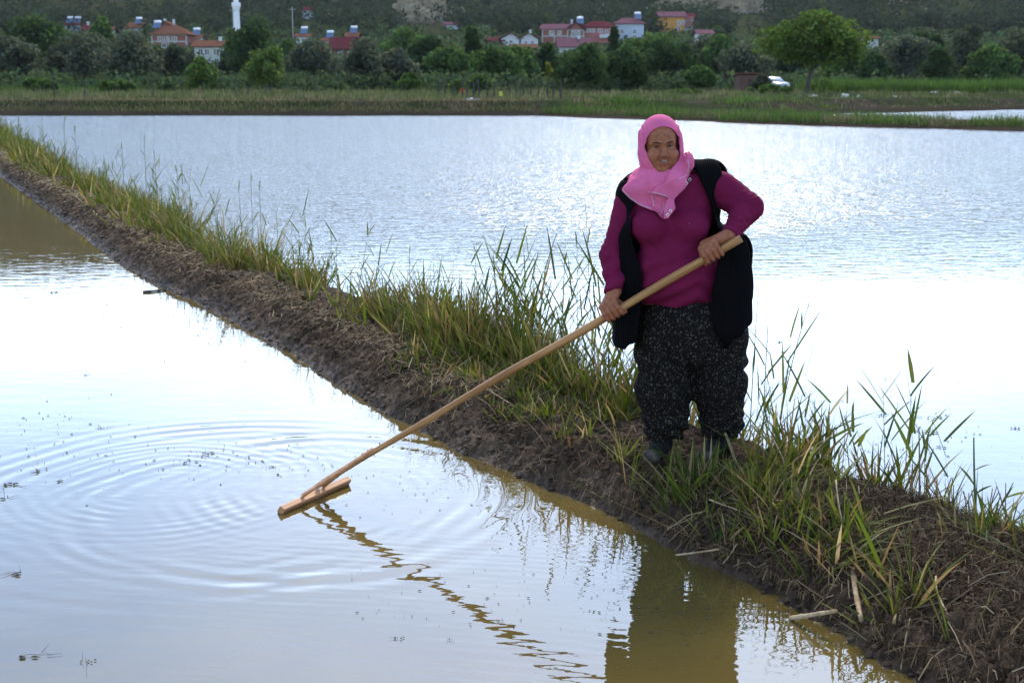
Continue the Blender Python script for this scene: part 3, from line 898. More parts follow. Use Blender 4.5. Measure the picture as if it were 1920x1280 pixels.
house(918, 942, 70, 78, 88, 'brown', 'red', 'small brown house with dark red roof right of narrow poplar', 'gable', [(0, .5, .9, .9)])
house(960, 1002, 84, 92, 104, 'brown', 'tile', 'low brown house with tiled roof below the white gables', 'gable', [(-.3, .5, .9, .8)])
house(286, 350, 52, 67, 92, 'brick', 'tile', 'wide unfinished brick house with tiled roof at left', 'hip', [(-.5, .7, 1.2, 1.1), (-.12, .7, 1.2, 1.1), (.3, .7, 1.2, 1.1), (-.3, .25, 1.1, 1.1), (.3, .25, 1.1, 1.1)], solar=(-.8,), band=True)
house(299, 322, 42, 52, 68, 'brick', 'tile', 'small brick upper storey standing behind the wide brick house', 'side', [(0, .45, 1.4, 1.0)], chim=((-.5, .8), (.9, .6)))
house(366, 418, 78, 90, 122, 'cream', 'tile', 'pale cream house with tiled roof left of the big dark tree', 'gable', [(-.55, .72, 1.0, 1.2), (-.1, .72, 1.0, 1.2), (.55, .72, 1.2, 1.3), (.55, .2, 1.0, 1.2)], chim=((.6, .7),))
house(348, 372, 66, 75, 86, 'white', 'tile', 'low white house with tank stand right of the brick house', 'gable', [(0, .5, .9, .8)], solar=(.4,))
house(622, 670, 72, 94, 116, 'brown', 'red', 'brown house with steep dark red roof beside grey willow', 'gable', [(-.3, .55, 1.0, 1.2), (.4, .55, 1.0, 1.2)])
house(155, 178, 47, 60, 72, 'white', 'red', 'white house with red roof at far left of the village', 'gable', [(0, .5, .9, .9)], chim=((-.6, .7),))
house(120, 148, 44, 48, 60, 'white', 'red', 'house carrying two white solar heaters at far left', 'gable', [(-.4, .5, .9, .9), (.4, .5, .9, .9)], solar=(-.5, .5))
house(182, 206, 52, 62, 72, 'cream', 'tile', 'small cream house with tiled roof right of the red-roofed one', 'gable', [(0, .5, .9, .9)], solar=(-.2,))
house(240, 262, 44, 54, 66, 'cream', 'tile', 'little cream house with solar heater left of brick house', 'gable', [(0, .5, .9, .8)], solar=(.5,))
house(562, 584, 15, 21, 36, 'white', 'red', 'small white hut with flat red roof alone on the slope', 'gable', [(.2, .5, 1.0, 1.1), (-.85, .55, .8, 1.6)], depth=5)
house(556, 580, 64, 70, 82, 'white', 'tile', 'white house with blue solar collector left of the dark red roof', 'gable', [(0, .5, .8, .8)], solar=(0,))
house(606, 624, 72, 78, 88, 'cream', 'tile', 'small cream house with solar panel touching the dark red roof', 'gable', [(0, .5, .8, .8)], solar=(.2,))
house(650, 668, 62, 70, 80, 'cream', 'tile', 'little tiled house behind the dark red roof', 'gable', [(0, .5, .8, .8)], solar=(.3,))
house(1310, 1334, 58, 66, 96, 'white', 'mauve', 'white house half hidden in the olive tree', 'gable', [(-.3, .6, .9, 1.0), (.4, .6, .9, 1.0)])
house(1628, 1646, 70, 74, 96, 'cream', 'tile', 'cream house peeping out right of the walnut crown', 'gable', [(.2, .6, .8, .9)])
house(836, 858, 42, 48, 56, 'blue', 'mauve', 'small bluish house under the clay bluff', 'gable', [(0, .5, .8, .8)])

# ---------------------------------------------------------------- the wooded hill: one mass
rng = np.random.default_rng(6)
n = 13500
fy = 375 + 760 * rng.random(n) ** 1.25
fx = (rng.random(n) * 2 - 1) * (fy * 0.50 + 40)
thin = fbm(fx / 40, fy / 40, octs=3, seed=61)
ok = rng.random(n) < np.clip(0.80 + 1.2 * thin, 0.25, 1)
qx, qy = proj(fx, fy, terrain(fx, fy) + 4.0)
for bx, by, bw, bh, bY in BLUFFS:                    # bare ground on and before a bluff
    ok &= ~((((qx - bx) / (bw * .52)) ** 2 + ((qy - by) / (bh * .62)) ** 2 < 1) & (fy < bY + 30) & (rng.random(n) < .93))
for hx0, hx1, hr, hb, hY in HPX:
    ok &= ~((qx > hx0 - 6) & (qx < hx1 + 6) & (qy > hr - 8) & (qy < hb + 4) & (fy < hY + 14))
fx, fy = fx[ok], fy[ok]
fz = terrain(fx, fy)
rr = 2.0 + 1.7 * rng.random(len(fx))
cen = np.stack([fx, fy, fz + rr * 0.75], 1)
V, F, c = leaf_cloud(cen, np.stack([rr, rr, rr * 1.25], 1), 44, 0.62, (0.026, 0.034, 0.018), rng, 0.20, 1.0, 0.6)
tag(link('hill_wood', np_mesh('hill_wood', V, F, colors=c), LEAF), 'dark green wood covering the hillside behind the village', 'wood', kind='stuff')

# slope bushes, kept off the houses
fx, fy, rr = SLOPE_BUSH
ok = np.ones(len(fx), bool)
qx, qy = proj(fx, fy, terrain(fx, fy) + 2.0)
for bx, by, bw, bh, bY in BLUFFS:
    ok &= ~(((qx - bx) / (bw * .5)) ** 2 + ((qy - by) / (bh * .6)) ** 2 < 1)
for hx0, hx1, hr, hb, hY in HPX:
    ok &= ~((qx > hx0 - 5) & (qx < hx1 + 5) & (qy > hr - 8) & (qy < hb - 4) & (fy < hY + 12))
for hx_, hy_, hw_ in HOUSES:
    ok &= ~((np.abs(fx * hy_ / fy - hx_) < hw_ * 0.55 + 1.0) & (fy > hy_ - 5) & (fy < hy_ + 12))
fx, fy, rr = fx[ok], fy[ok], rr[ok]
V, F, c = leaf_cloud(np.stack([fx, fy, terrain(fx, fy) + rr * .7], 1), np.stack([rr, rr, rr], 1), 46, 0.5, (0.046, 0.066, 0.028), rng, 0.3, 0.9, 0.5)
tag(link('slope_scrub', np_mesh('slope_scrub', V, F, colors=c), LEAF), 'green scrub covering the slope between the houses', 'scrub', kind='stuff')

# undergrowth between the trunks: one mass
n = 1500
ux = (rng.random(n) * 2 - 1) * 95; uy = 128 + 90 * rng.random(n) ** 1.2
ok = (np.abs(ux) < uy * .46 + 5) & (fbm(ux / 14, uy / 14, octs=2, seed=67) > -.35) & ~((ux > 24) & (uy < 150))
ux, uy = ux[ok], uy[ok]; ur = .7 + .9 * rng.random(len(ux))
V, F, c = leaf_cloud(np.stack([ux, uy, terrain(ux, uy) + ur * .6], 1), np.stack([ur * 1.3, ur, ur], 1), 60, 0.26, (0.046, 0.066, 0.028), rng, 0.25, 0.9, 0.4)
tag(link('undergrowth', np_mesh('undergrowth', V, F, colors=c), LEAF), 'dark undergrowth filling the gaps between the far trees', 'undergrowth', kind='stuff')

# minaret
MY = 335.0
mp_ = W(446, 90, MY)
mz = tz(mp_[0], MY)
min_o = tag(empty('minaret', (mp_[0], MY, mz)), 'slim white minaret behind the big dark tree', 'minaret')
M_MIN = flat_mat('white_minaret_stone', (0.62, 0.61, 0.60), rough=0.8, var=0.05)
gz_ = W(446, 12, MY)[2] - mz
mb = MB(); mb.tube([(0, 0, -2), (0, 0, gz_ - 1.2), (0, 0, gz_ - 0.4)], [0.82, 0.74, 0.95], 14); mb.build('shaft', M_MIN, min_o)
mb = MB(); mb.tube([(0, 0, gz_ - 0.5), (0, 0, gz_), (0, 0, gz_ + 0.02)], [0.9, 1.12, 1.12], 14); mb.tube([(0, 0, gz_ + 0.02), (0, 0, gz_ + 0.9)], [1.1, 1.1], 14); mb.build('balcony', M_MIN, min_o)
mb = MB(); mb.tube([(0, 0, gz_ + 0.9), (0, 0, gz_ + 5)], [0.62, 0.58], 14); mb.build('upper_shaft', M_MIN, min_o)
mb = MB(); mb.tube([(0, 0, gz_ + 5), (0, 0, gz_ + 5.2), (0, 0, gz_ + 9)], [0.75, 0.72, 0.03], 14); mb.build('spire', flat_mat('lead_spire', (0.22, 0.23, 0.25), rough=0.4), min_o)

# utility poles
M_POLE = flat_mat('grey_pole', (0.24, 0.23, 0.22), rough=0.9)
for px, t, b_, lb in ((438, 16, 58, 'thin grey utility pole left of the minaret'), (549, 14, 52, 'thin grey utility pole left of the small white hut')):
    Y = 330; p0, p1 = W(px, b_, Y), W(px, t, Y)
    z = tz(p0[0], Y)
    o = tag(empty('utility_pole', (p0[0], Y, z)), lb, 'pole', 'utility poles')
    mb = MB(); mb.tube([(0, 0, -1), (0, 0, p1[2] - z)], [0.16, 0.10], 8); mb.build('mast', M_POLE, o, True)
    mb = MB(); mb.box((0, 0, p1[2] - z - 0.5), (1.8, 0.12, 0.12)); mb.build('cross_arm', M_POLE, o)

# post and wire fence
M_POST = noise_mat('old_fence_post', [(0.35, (0.022, 0.018, 0.015)), (0.65, (0.065, 0.052, 0.042))], scale=5, rough=0.9)
FY = 86.0
fence = tag(empty('post_fence', (*W(936, 180, FY)[:2], tz(W(936, 180, FY)[0], FY))), 'row of dark posts with wire on the far bank', 'fence')
fz0 = fence.location
prev = None
wires = [[], []]
for k, px in enumerate((822, 834, 852, 867, 875, 887, 898, 914, 926, 939, 955, 969, 982, 996, 1009, 1026, 1038, 1052)):
    x = ray(px, 150)[0] / ray(px, 150)[1] * FY; yy = FY + 0.4 * math.sin(k * 1.7)
    z = tz(x, yy)
    p = np.array([x, yy, z]) - np.array(fz0)
    hh = 1.15 + 0.12 * math.sin(k * 2.3); ln = 0.05 * math.sin(k * 5.1)
    mb = MB(); mb.tube([p - (0, 0, .3), p + (ln, 0, hh)], [0.062, 0.050], 7); mb.build('post', M_POST, fence)
    for j, q in enumerate((0.5, 0.88)): wires[j].append(p + (ln * q, -0.05, hh * q))
for wv in wires:
    mb = MB(); mb.tube(wv, 0.006, 4); mb.build('wire', M_POST, fence)
for px, t, Yp, lean, lb in ((100, 140, 92, 0.0, 'pale thin stake in the left meadow'), (157, 152, 90, 0.05, 'dark fence post leftmost in the left meadow'), (286, 150, 88, 0.0, 'dark upright post below the broad grey willow'),
                            (441, 150, 88, 0.0, 'dark upright post below the minaret'), (463, 158, 88, .1, 'short dark post beside the bright green tree'), (497, 158, 88, .08, 'short grey stake below the bright green tree'),
                            (594, 142, 87, -.22, 'leaning dark post below the grey willow'), (748, 160, 88, .2, 'leaning post left of the dark green sapling')):
    x = ray(px, 150)[0] / ray(px, 150)[1] * Yp; z = tz(x, Yp)
    hh = W(px, t, Yp)[2] - z
    mb = MB(); mb.tube([(0, 0, -.3), (lean * .4, 0, hh * .5), (lean, 0.02, hh)], [.055, .05, .04], 7)
    tag(mb.build('fence_post', M_POST, None, loc=(x, Yp, z)), lb, 'post', 'single posts in the meadow')
for px, py, cc, lb in ((867, 170, (0.55, 0.09, 0.04), 'orange rag tied to a post of the fence'), (939, 176, (0.45, 0.40, 0.06), 'yellow rag hanging on the middle of the fence')):
    p = W(px, py, FY - 0.15); mb = MB()
    g = [(x * .12 + .03 * math.sin(z * 9), .03 * math.sin(x * 3 + z * 5), z * .16) for z in np.linspace(-1, 1, 5) for x in np.linspace(-1, 1, 4)]
    g2 = [(a, b + .012, c_) for a, b, c_ in g]
    mb.add(g, grid_faces(5, 4)); mb.add(g2, grid_faces(5, 4)[:, ::-1])
    tag(mb.build('rag', flat_mat('rag_cloth_' + str(px), cc, rough=0.9), None, True, tuple(p)), lb, 'rag')

# white car, seen nose on behind the bushes, and a low brown shed
CY_ = 128.0
cp = W(1449, 160, CY_); cz_ = tz(cp[0], CY_)
car = tag(empty('parked_car', (cp[0], CY_, cz_), R(18)), 'white car parked in the grass left of the walnut tree', 'car')
M_CAR = flat_mat('white_car_paint', (0.30, 0.30, 0.31), rough=0.25, spec=0.5, var=0.02)
def loft(secs):
    m = MB(); n = len(secs[0]); vs = [p for s in secs for p in s]
    q = [[i * n + k, i * n + (k + 1) % n, (i + 1) * n + (k + 1) % n, (i + 1) * n + k] for i in range(len(secs) - 1) for k in range(n)]
    c0, c1 = np.mean(secs[0], 0), np.mean(secs[-1], 0)
    vs += [c0, c1]; e = len(vs)
    t = [[e - 2, (k + 1) % n, k] for k in range(n)] + [[e - 1, (len(secs) - 1) * n + k, (len(secs) - 1) * n + (k + 1) % n] for k in range(n)]
    return m.add(vs, q, t)
def csec(y, hw, z0, z1, c=0.12): return [(-hw + c, y, z0), (hw - c, y, z0), (hw, y, z0 + c), (hw, y, z1 - c), (hw - c, y, z1), (-hw + c, y, z1), (-hw, y, z1 - c), (-hw, y, z0 + c)]
loft([csec(-2.05, .70, .42, .72), csec(-1.9, .80, .28, .82), csec(-0.9, .84, .25, .95), csec(1.0, .84, .25, .97), csec(1.95, .80, .28, .92), csec(2.05, .72, .4, .8)]).build('body', M_CAR, car, True)
cb = loft([csec(-1.0, .74, .93, .97, .02), csec(-0.3, .62, .93, 1.42, .08), csec(0.9, .62, .93, 1.43, .08), csec(1.6, .72, .93, .98, .02)]).build('cabin', M_CAR, car, True)
mb = MB(); mb.add([(-.60, -.86, 1.01), (.60, -.86, 1.01), (.52, -.36, 1.36), (-.52, -.36, 1.36)], [[0, 1, 2, 3]]); mb.build('windscreen', M_GLASS, cb)
for s in (-1, 1):
    mb = MB(); mb.add([(s * .70, -.55, 1.02), (s * .665, -.22, 1.34), (s * .665, .8, 1.34), (s * .70, 1.2, 1.02)], [[0, 1, 2, 3]]); mb.build('side_window', M_GLASS, cb)
    mb = MB(); mb.box((s * .55, -2.03, .64), (.30, .06, .14)); mb.build('headlight', M_TANK, car)
    for y in (-1.3, 1.3):
        mb = MB(); mb.tube([(s * .70, y, .30), (s * .86, y, .30)], .30, 14); wh = mb.build('wheel', flat_mat('tyre', (.02, .02, .02), .9), car)
        mb = MB(); mb.tube([(s * .865, y, .30), (s * .875, y, .30)], .18, 10); mb.build('rim', M_TANK, wh)
sp_ = W(1398, 165, 122); sz_ = tz(sp_[0], 122)
shed = tag(empty('shed', (sp_[0], 122, sz_), R(6)), 'low brown shed left of the white car', 'shed')
mb = MB(); mb.box((0, 0, .75), (1.7, 1.6, 1.7)); mb.build('wall', M_WALL['brown'], shed)
mb = MB(); mb.box((0, -.05, 1.66), (2.0, 1.9, .10), [[1, 0, 0], [0, .99, .1], [0, -.1, .99]]); mb.build('roof', M_ROOF['tile'], shed)
mb = MB(); mb.box((.3, -.82, .6), (.6, .05, 1.2)); mb.build('door', M_POST, shed)

# stones and rubbish on the far bank
def rock_mesh(name, seed, r):
    u = np.linspace(0, 2 * math.pi, 13)[:-1]; v = np.linspace(0, math.pi, 8)
    U, Vv = np.meshgrid(u, v, indexing='ij')
    d = np.stack([np.cos(U) * np.sin(Vv), np.sin(U) * np.sin(Vv), np.cos(Vv)], -1)
    k = 1 + 0.35 * vnoise(d[..., 0] * 1.6 + seed, d[..., 1] * 1.6, d[..., 2] * 1.6, seed=seed)
    p = (d * k[..., None] * np.array(r)).reshape(-1, 3)
    nu, nv = U.shape
    f = [[i * nv + j, i * nv + j + 1, ((i + 1) % nu) * nv + j + 1, ((i + 1) % nu) * nv + j] for i in range(nu) for j in range(nv - 1)]
    return np_mesh(name, p, np.array(f))
M_STONE = noise_mat('pale_stone', [(.3, (.28, .25, .21)), (.7, (.48, .45, .40))], scale=6, rough=.9, bump=.5)
M_BAG = flat_mat('white_plastic', (.72, .72, .72), rough=.4)
for k, (px, py, r, mt, nm, lb, ct) in enumerate((
    (882, 197, (.26, .15, .12), M_BAG, 'plastic_bag', 'white plastic rubbish at the water edge below the fence', 'rubbish'),
    (897, 198, (.20, .12, .10), M_STONE, 'stone', 'pale stone right beside the white rubbish below fence', 'stone'),
    (994, 206, (.13, .1, .1), M_STONE, 'stone', 'small pale stone on the far bank right of fence middle', 'stone'),
    (1500, 184, (.20, .14, .12), M_STONE, 'stone', 'pale stone just left of the walnut trunk', 'stone'),
    (1524, 182, (.32, .2, .12), M_STONE, 'stone', 'flat pale stone just right of the walnut trunk', 'stone'),
    (1584, 183, (.30, .25, .22), M_STONE, 'stone', 'brown boulder right of the walnut tree', 'stone'),
    (1612, 182, (.22, .15, .12), M_STONE, 'stone', 'pale stone right of the brown boulder', 'stone'),
    (1678, 180, (.16, .12, .1), M_STONE, 'stone', 'small pale stone in the bank above the second pond', 'stone'),
    (1752, 165, (.30, .2, .12), M_STONE, 'stone', 'pale slab on the field above the second pond', 'stone'),
    (1795, 166, (.36, .2, .12), M_STONE, 'stone', 'long pale slab rightmost on the far field', 'stone'))):
    Y = 92 if py < 190 else 78
    if py < 170: Y = 118
    x = W(px, py, Y)[0]
    o = link(nm, rock_mesh(nm, 5 + k, r), mt, loc=(x, Y, tz(x, Y) + r[2] * .3))
    tag(o, lb, ct)

# ================================================================ the woman with the rake
# ---------------------------------------------------------------- signed-distance modelling
def nets(fn, lo, hi, res):
    """naive surface nets over fn(P) -> distance"""
    lo = np.array(lo, float); hi = np.array(hi, float)
    K = 5
    nb = np.maximum(((hi - lo) / (res * K)).astype(int) + 1, 2)
    n = nb * K
    # coarse pass: which blocks can hold the surface
    cc = [lo[k] + (np.arange(nb[k]) * K + (K - 1) / 2) * res for k in range(3)]
    CX, CY, CZ = np.meshgrid(*cc, indexing='ij')
    DC = fn(np.stack([CX, CY, CZ], -1).reshape(-1, 3).astype(np.float32))
    reach = res * K * 0.87 * 1.5 + 0.004
    D = np.repeat(np.repeat(np.repeat(DC.reshape(nb), K, 0), K, 1), K, 2).astype(np.float32)
    act = np.argwhere(np.abs(DC.reshape(nb)) < reach)
    o = np.stack(np.meshgrid(np.arange(K), np.arange(K), np.arange(K), indexing='ij'), -1).reshape(-1, 3)
    ids = (act[:, None, :] * K + o[None]).reshape(-1, 3)
    P = (lo + ids * res).astype(np.float32)
    vals = np.empty(len(P), np.float32)
    for q0 in range(0, len(P), 200000):
        vals[q0:q0 + 200000] = fn(P[q0:q0 + 200000])
    D[ids[:, 0], ids[:, 1], ids[:, 2]] = vals
    S = D < 0
    cs = [(a, b, c) for a in (0, 1) for b in (0, 1) for c in (0, 1)]
    sl = lambda A, o: A[o[0]:n[0] - 1 + o[0], o[1]:n[1] - 1 + o[1], o[2]:n[2] - 1 + o[2]]
    tot = sum(sl(S, o).astype(np.int8) for o in cs)
    act = np.argwhere((tot > 0) & (tot < 8))
    idx = -np.ones(tuple(n - 1), np.int32)
    idx[act[:, 0], act[:, 1], act[:, 2]] = np.arange(len(act))
    V8 = {o: D[act[:, 0] + o[0], act[:, 1] + o[1], act[:, 2] + o[2]] for o in cs}
    acc = np.zeros((len(act), 3)); cnt = np.zeros(len(act))
    for a in cs:
        for k in range(3):
            if a[k] == 0:
                b = list(a); b[k] = 1; b = tuple(b)
                d0, d1 = V8[a], V8[b]
                m = (d0 < 0) != (d1 < 0)
                t = np.where(m, d0 / np.where(m, d0 - d1, 1), 0)
                p = np.repeat(np.array(a, float)[None], len(act), 0); p[:, k] += t
                acc += p * m[:, None]; cnt += m
    verts = lo + (act + acc / cnt[:, None]) * res
    quads = []
    for k in range(3):
        a, b = [j for j in range(3) if j != k]
        o1 = [slice(1, n[0] - 1), slice(1, n[1] - 1), slice(1, n[2] - 1)]
        o1[k] = slice(0, n[k] - 1)
        o2 = list(o1); o2[k] = slice(1, n[k])
        s0, s1 = S[tuple(o1)], S[tuple(o2)]
        e = np.argwhere(s0 != s1)
        off = np.array([o.start for o in o1])
        g = e + off
        fl = s0[e[:, 0], e[:, 1], e[:, 2]]
        def cell(da, db):
            q = g.copy(); q[:, a] += da; q[:, b] += db
            return idx[q[:, 0], q[:, 1], q[:, 2]]
        f = np.stack([cell(-1, -1), cell(0, -1), cell(0, 0), cell(-1, 0)], -1)
        if k == 1: fl = ~fl
        f = np.where(fl[:, None], f, f[:, ::-1])
        quads.append(f)
    q = np.concatenate(quads)
    return verts, q[(q >= 0).all(1)]

def smin(a, b, k):
    h = np.clip(0.5 + 0.5 * (b - a) / k, 0, 1)
    return b + (a - b) * h - k * h * (1 - h)

def smax(a, b, k):
    return -smin(-a, -b, k)

def s_ell(P, c, r, rot=None):
    p = P - np.asarray(c, np.float32)
    if rot is not None: p = p @ np.asarray(rot, np.float32)
    r = np.asarray(r, np.float32)
    k0 = np.linalg.norm(p / r, axis=1)
    k1 = np.linalg.norm(p / (r * r), axis=1) + 1e-6
    return k0 * (k0 - 1) / k1

def s_cone(P, a, b, ra, rb):
    a = np.asarray(a, np.float32); b = np.asarray(b, np.float32)
    pa, ba = P - a, b - a
    h = np.clip(pa @ ba / (ba @ ba + 1e-12), 0, 1)
    return np.linalg.norm(pa - h[:, None] * ba, axis=1) - (ra + (rb - ra) * h)

def s_box(P, c, h, r, rot=None):
    p = P - np.asarray(c, np.float32)
    if rot is not None: p = p @ np.asarray(rot, np.float32)
    q = np.abs(p) - (np.asarray(h, np.float32) - r)
    return np.linalg.norm(np.maximum(q, 0), axis=1) + np.minimum(q.max(1), 0) - r

def vert_normals(v, f):
    n = np.zeros_like(v)
    a = v[f[:, 2]] - v[f[:, 0]]; b = v[f[:, 3]] - v[f[:, 1]]
    fn = np.cross(a, b)
    for k in range(4): np.add.at(n, f[:, k], fn)
    return n / (np.linalg.norm(n, axis=1)[:, None] + 1e-12)

def relax(v, f, it=2, lam=0.5):
    for _ in range(it):
        s = np.zeros_like(v); c = np.zeros(len(v))
        for k in range(4):
            i, j = f[:, k], f[:, (k + 1) % 4]
            np.add.at(s, i, v[j]); np.add.at(c, i, 1)
            np.add.at(s, j, v[i]); np.add.at(c, j, 1)
        v = v + lam * (s / np.maximum(c, 1)[:, None] - v)
    return v

PY = 5.91                                    # her distance
BASE = np.array([W(1292, 852, PY)[0], PY, W(1292, 852, PY)[2]])
Q = lambda px, py, dy=0.0: W(px, py, PY + dy)      # dy < 0 : towards the camera

def part(name, fn, lo, hi, res, mat, parent, it=2, disp=None):
    v, f = nets(fn, lo, hi, res)
    v = relax(v, f, it)
    if disp is not None:
        n = vert_normals(v, f)
        v = v + n * disp(v, n)[:, None]
    return link(name, np_mesh(name, v - BASE, f, smooth=True), mat, parent), v, f

def bounds(pts, pad):
    pts = np.array(pts)
    return pts.min(0) - pad, pts.max(0) + pad

# --- the wooden rake's line, needed by the hands
ST_TOP = Q(1388, 444, -0.25)
ST_BOT = np.array([-0.955, 5.94, 0.045])
ST_DIR = (ST_TOP - ST_BOT) / np.linalg.norm(ST_TOP - ST_BOT)

def on_stick(px):
    """the point of the handle's axis seen at picture column px"""
    u = (px - 960) / FOC
    fw, up = np.array([0, CP, -SP]), 0
    # column px: (p . x) = u * (p - c) . fw
    c = np.array([0, 0, CAM_H])
    A = ST_BOT - c
    t = (u * (A @ fw) - A[0]) / (ST_DIR[0] - u * (ST_DIR @ fw))
    return ST_BOT + ST_DIR * t

# ---------------------------------------------------------------- torso volume shared by jumper, waistcoat and scarf
def torso(P):
    d = s_ell(P, Q(1258, 395, 0.03), (0.205, 0.135, 0.20))
    d = smin(d, s_ell(P, Q(1272, 530, 0.02), (0.235, 0.185, 0.19)), 0.10)
    d = smin(d, s_ell(P, Q(1218, 425, -0.10), (0.088, 0.085, 0.082)), 0.06)
    d = smin(d, s_ell(P, Q(1295, 425, -0.10), (0.090, 0.085, 0.082)), 0.06)
    d = smin(d, s_ell(P, Q(1262, 505, -0.08), (0.17, 0.12, 0.13)), 0.08)
    d = smin(d, s_cone(P, Q(1196, 366, 0.03), Q(1326, 340, 0.03), 0.075, 0.078), 0.09)
    d = smin(d, s_cone(P, Q(1247, 322, 0.04), Q(1254, 365, 0.03), 0.06, 0.10), 0.08)
    return d

SH_L, EL_L, WR_L = Q(1180, 375, 0.02), Q(1150, 480, -0.03), on_stick(1151) + np.array([0.004, 0.03, 0.085])
SH_R, EL_R, WR_R = Q(1338, 345, 0.02), Q(1402, 389, -0.06), on_stick(1345) + np.array([0.055, 0.035, 0.062])

def sleeves(P, k=0.0):
    a = s_cone(P, SH_L, EL_L, 0.068, 0.060)
    b = s_cone(P, EL_L, WR_L, 0.060, 0.041)
    l = smin(a, b, 0.03)
    a = s_cone(P, SH_R, EL_R, 0.083, 0.070)
    b = s_cone(P, EL_R, WR_R, 0.068, 0.041)
    r = smin(a, b, 0.025)
    return np.minimum(l, r) - k

def hemz(px, py): return Q(px, py)[2]

def cuff_cut(P):
    """removes what lies beyond the wrists"""
    out = []
    for el, wr in ((EL_L, WR_L), (EL_R, WR_R)):
        t = (wr - el) / np.linalg.norm(wr - el)
        d = (P - wr.astype(np.float32)) @ t.astype(np.float32)
        near = np.linalg.norm(P - wr.astype(np.float32), axis=1) - 0.085
        out.append(np.maximum(-d - 0.0, near))
    return np.minimum(*[np.maximum(-(-o), o) for o in out]) if False else np.minimum(out[0], out[1])

def jumper(P):
    d = smin(torso(P), sleeves(P), 0.035)
    hem = hemz(1262, 574) - 0.02 + 0.035 * ((P[:, 0] - Q(1262, 574)[0]) / 0.2) ** 2
    d = smax(d, hem - P[:, 2], 0.012)
    d = smax(d, P[:, 2] - hemz(1250, 322), 0.02)
    for el, wr in ((EL_L, WR_L), (EL_R, WR_R)):
        t = ((wr - el) / np.linalg.norm(wr - el)).astype(np.float32)
        rel = P - wr.astype(np.float32)
        beyond = rel @ t
        near = np.linalg.norm(rel, axis=1) < 0.10
        d = np.where(near, smax(d, beyond, 0.006), d)
    return d

def seg_coord(v, a, b):
    ba = b - a
    L = np.linalg.norm(ba)
    t = ((v - a) @ ba) / L
    rad = np.linalg.norm((v - a) - np.outer(t / L, ba), axis=1)
    return t, L, rad

def jumper_disp(v, n):
    x, y, z = (v - BASE).T
    d = 0.0055 * fbm(x * 6, y * 6, z * 13, octs=3, seed=51) - 0.0045 * (1 - np.abs(vnoise(x * 7 + z * 4, y * 7, z * 11, seed=58))) ** 4
    # gathered rings along the forearms
    for a, b, r, amp in ((EL_L, WR_L, 0.085, .0048), (EL_R, WR_R, 0.09, .0040), (SH_L, EL_L, .085, .0022), (SH_R, EL_R, .10, .0022)):
        t, L, rad = seg_coord(v, a, b)
        m = (rad < r) & (t > -0.02) & (t < L + 0.02)
        w = vnoise(x * 14, y * 14, z * 6, seed=52)
        ridge = np.sin(t * 2 * math.pi / 0.031 + 5.5 * w + 2.5 * vnoise(x * 30, y * 30, z * 10, seed=57))
        d += np.where(m, amp * ridge * (0.35 + 0.65 * sstep(0.0, L, t)) * (0.5 + 0.5 * vnoise(x * 9, y * 9, z * 9, seed=53)), 0)
    # drag lines over the belly
    m = sstep(hemz(1260, 440), hemz(1260, 500), z + BASE[2])
    s = z + 0.55 * np.abs(x - 0.0)
    d += m * 0.0065 * np.sin(s * 2 * math.pi / 0.085 + 3 * vnoise(x * 4, y * 3, z * 4, seed=54)) * sstep(-0.05, -0.12, y)
    return d

def cloth(name, c, fold=0.5, scale=9, sheen=0.25, weave=420, dirt=None):
    m, nt, b = new_mat(name)
    tc = N(nt, 'ShaderNodeTexCoord')
    n1 = N(nt, 'ShaderNodeTexNoise', Scale=7, Detail=5, Roughness=0.65)
    n2 = N(nt, 'ShaderNodeTexNoise', Scale=weave, Detail=1)
    n3 = N(nt, 'ShaderNodeTexNoise', Scale=scale, Detail=3, Distortion=0.6)
    for n in (n1, n2, n3): nt.links.new(tc.outputs['Object'], n.inputs['Vector'])
    r = ramp(nt, n1.outputs['Fac'], [(0.3, [q * 0.86 for q in c]), (0.7, [q * 1.12 for q in c])])
    src = r.outputs['Color']
    if dirt:
        n4 = N(nt, 'ShaderNodeTexNoise', Scale=42, Detail=3, Roughness=0.7)
        nt.links.new(tc.outputs['Object'], n4.inputs['Vector'])
        f = ramp(nt, n4.outputs['Fac'], [(0.69, (0, 0, 0)), (0.76, (0.5, 0.5, 0.5))])
        mx = N(nt, 'ShaderNodeMixRGB'); mx.inputs[2].default_value = (*dirt, 1)
        nt.links.new(f.outputs['Color'], mx.inputs[0]); nt.links.new(src, mx.inputs[1])
        src = mx.outputs['Color']
    nt.links.new(src, b.inputs['Base Color'])
    b.inputs['Roughness'].default_value = 0.85
    b.inputs['Specular IOR Level'].default_value = 0.03
    b.inputs['Sheen Weight'].default_value = sheen * .15
    b.inputs['Sheen Roughness'].default_value = 0.5
    b.inputs['Sheen Tint'].default_value = (*[min(1, q * 2.2) for q in c], 1)
    b1 = N(nt, 'ShaderNodeBump', Strength=fold, Distance=0.02)
    nt.links.new(n3.outputs['Fac'], b1.inputs['Height'])
    b2 = N(nt, 'ShaderNodeBump', Strength=0.25, Distance=0.002)
    nt.links.new(n2.outputs['Fac'], b2.inputs['Height']); nt.links.new(b1.outputs['Normal'], b2.inputs['Normal'])
    nt.links.new(b2.outputs['Normal'], b.inputs['Normal'])
    return m

M_JUMPER = cloth('burgundy_jersey', (0.128, 0.0095, 0.037), fold=0.4, dirt=(0.30, 0.20, 0.19))
M_SCARF = cloth('pink_cotton', (0.54, 0.110, 0.212), fold=0.4, scale=16, sheen=0.3)
M_LACE = flat_mat('pale_pink_thread', (0.62, 0.40, 0.50), rough=0.8)
M_WHITE_THREAD = flat_mat('white_thread', (0.70, 0.66, 0.64), rough=0.8)

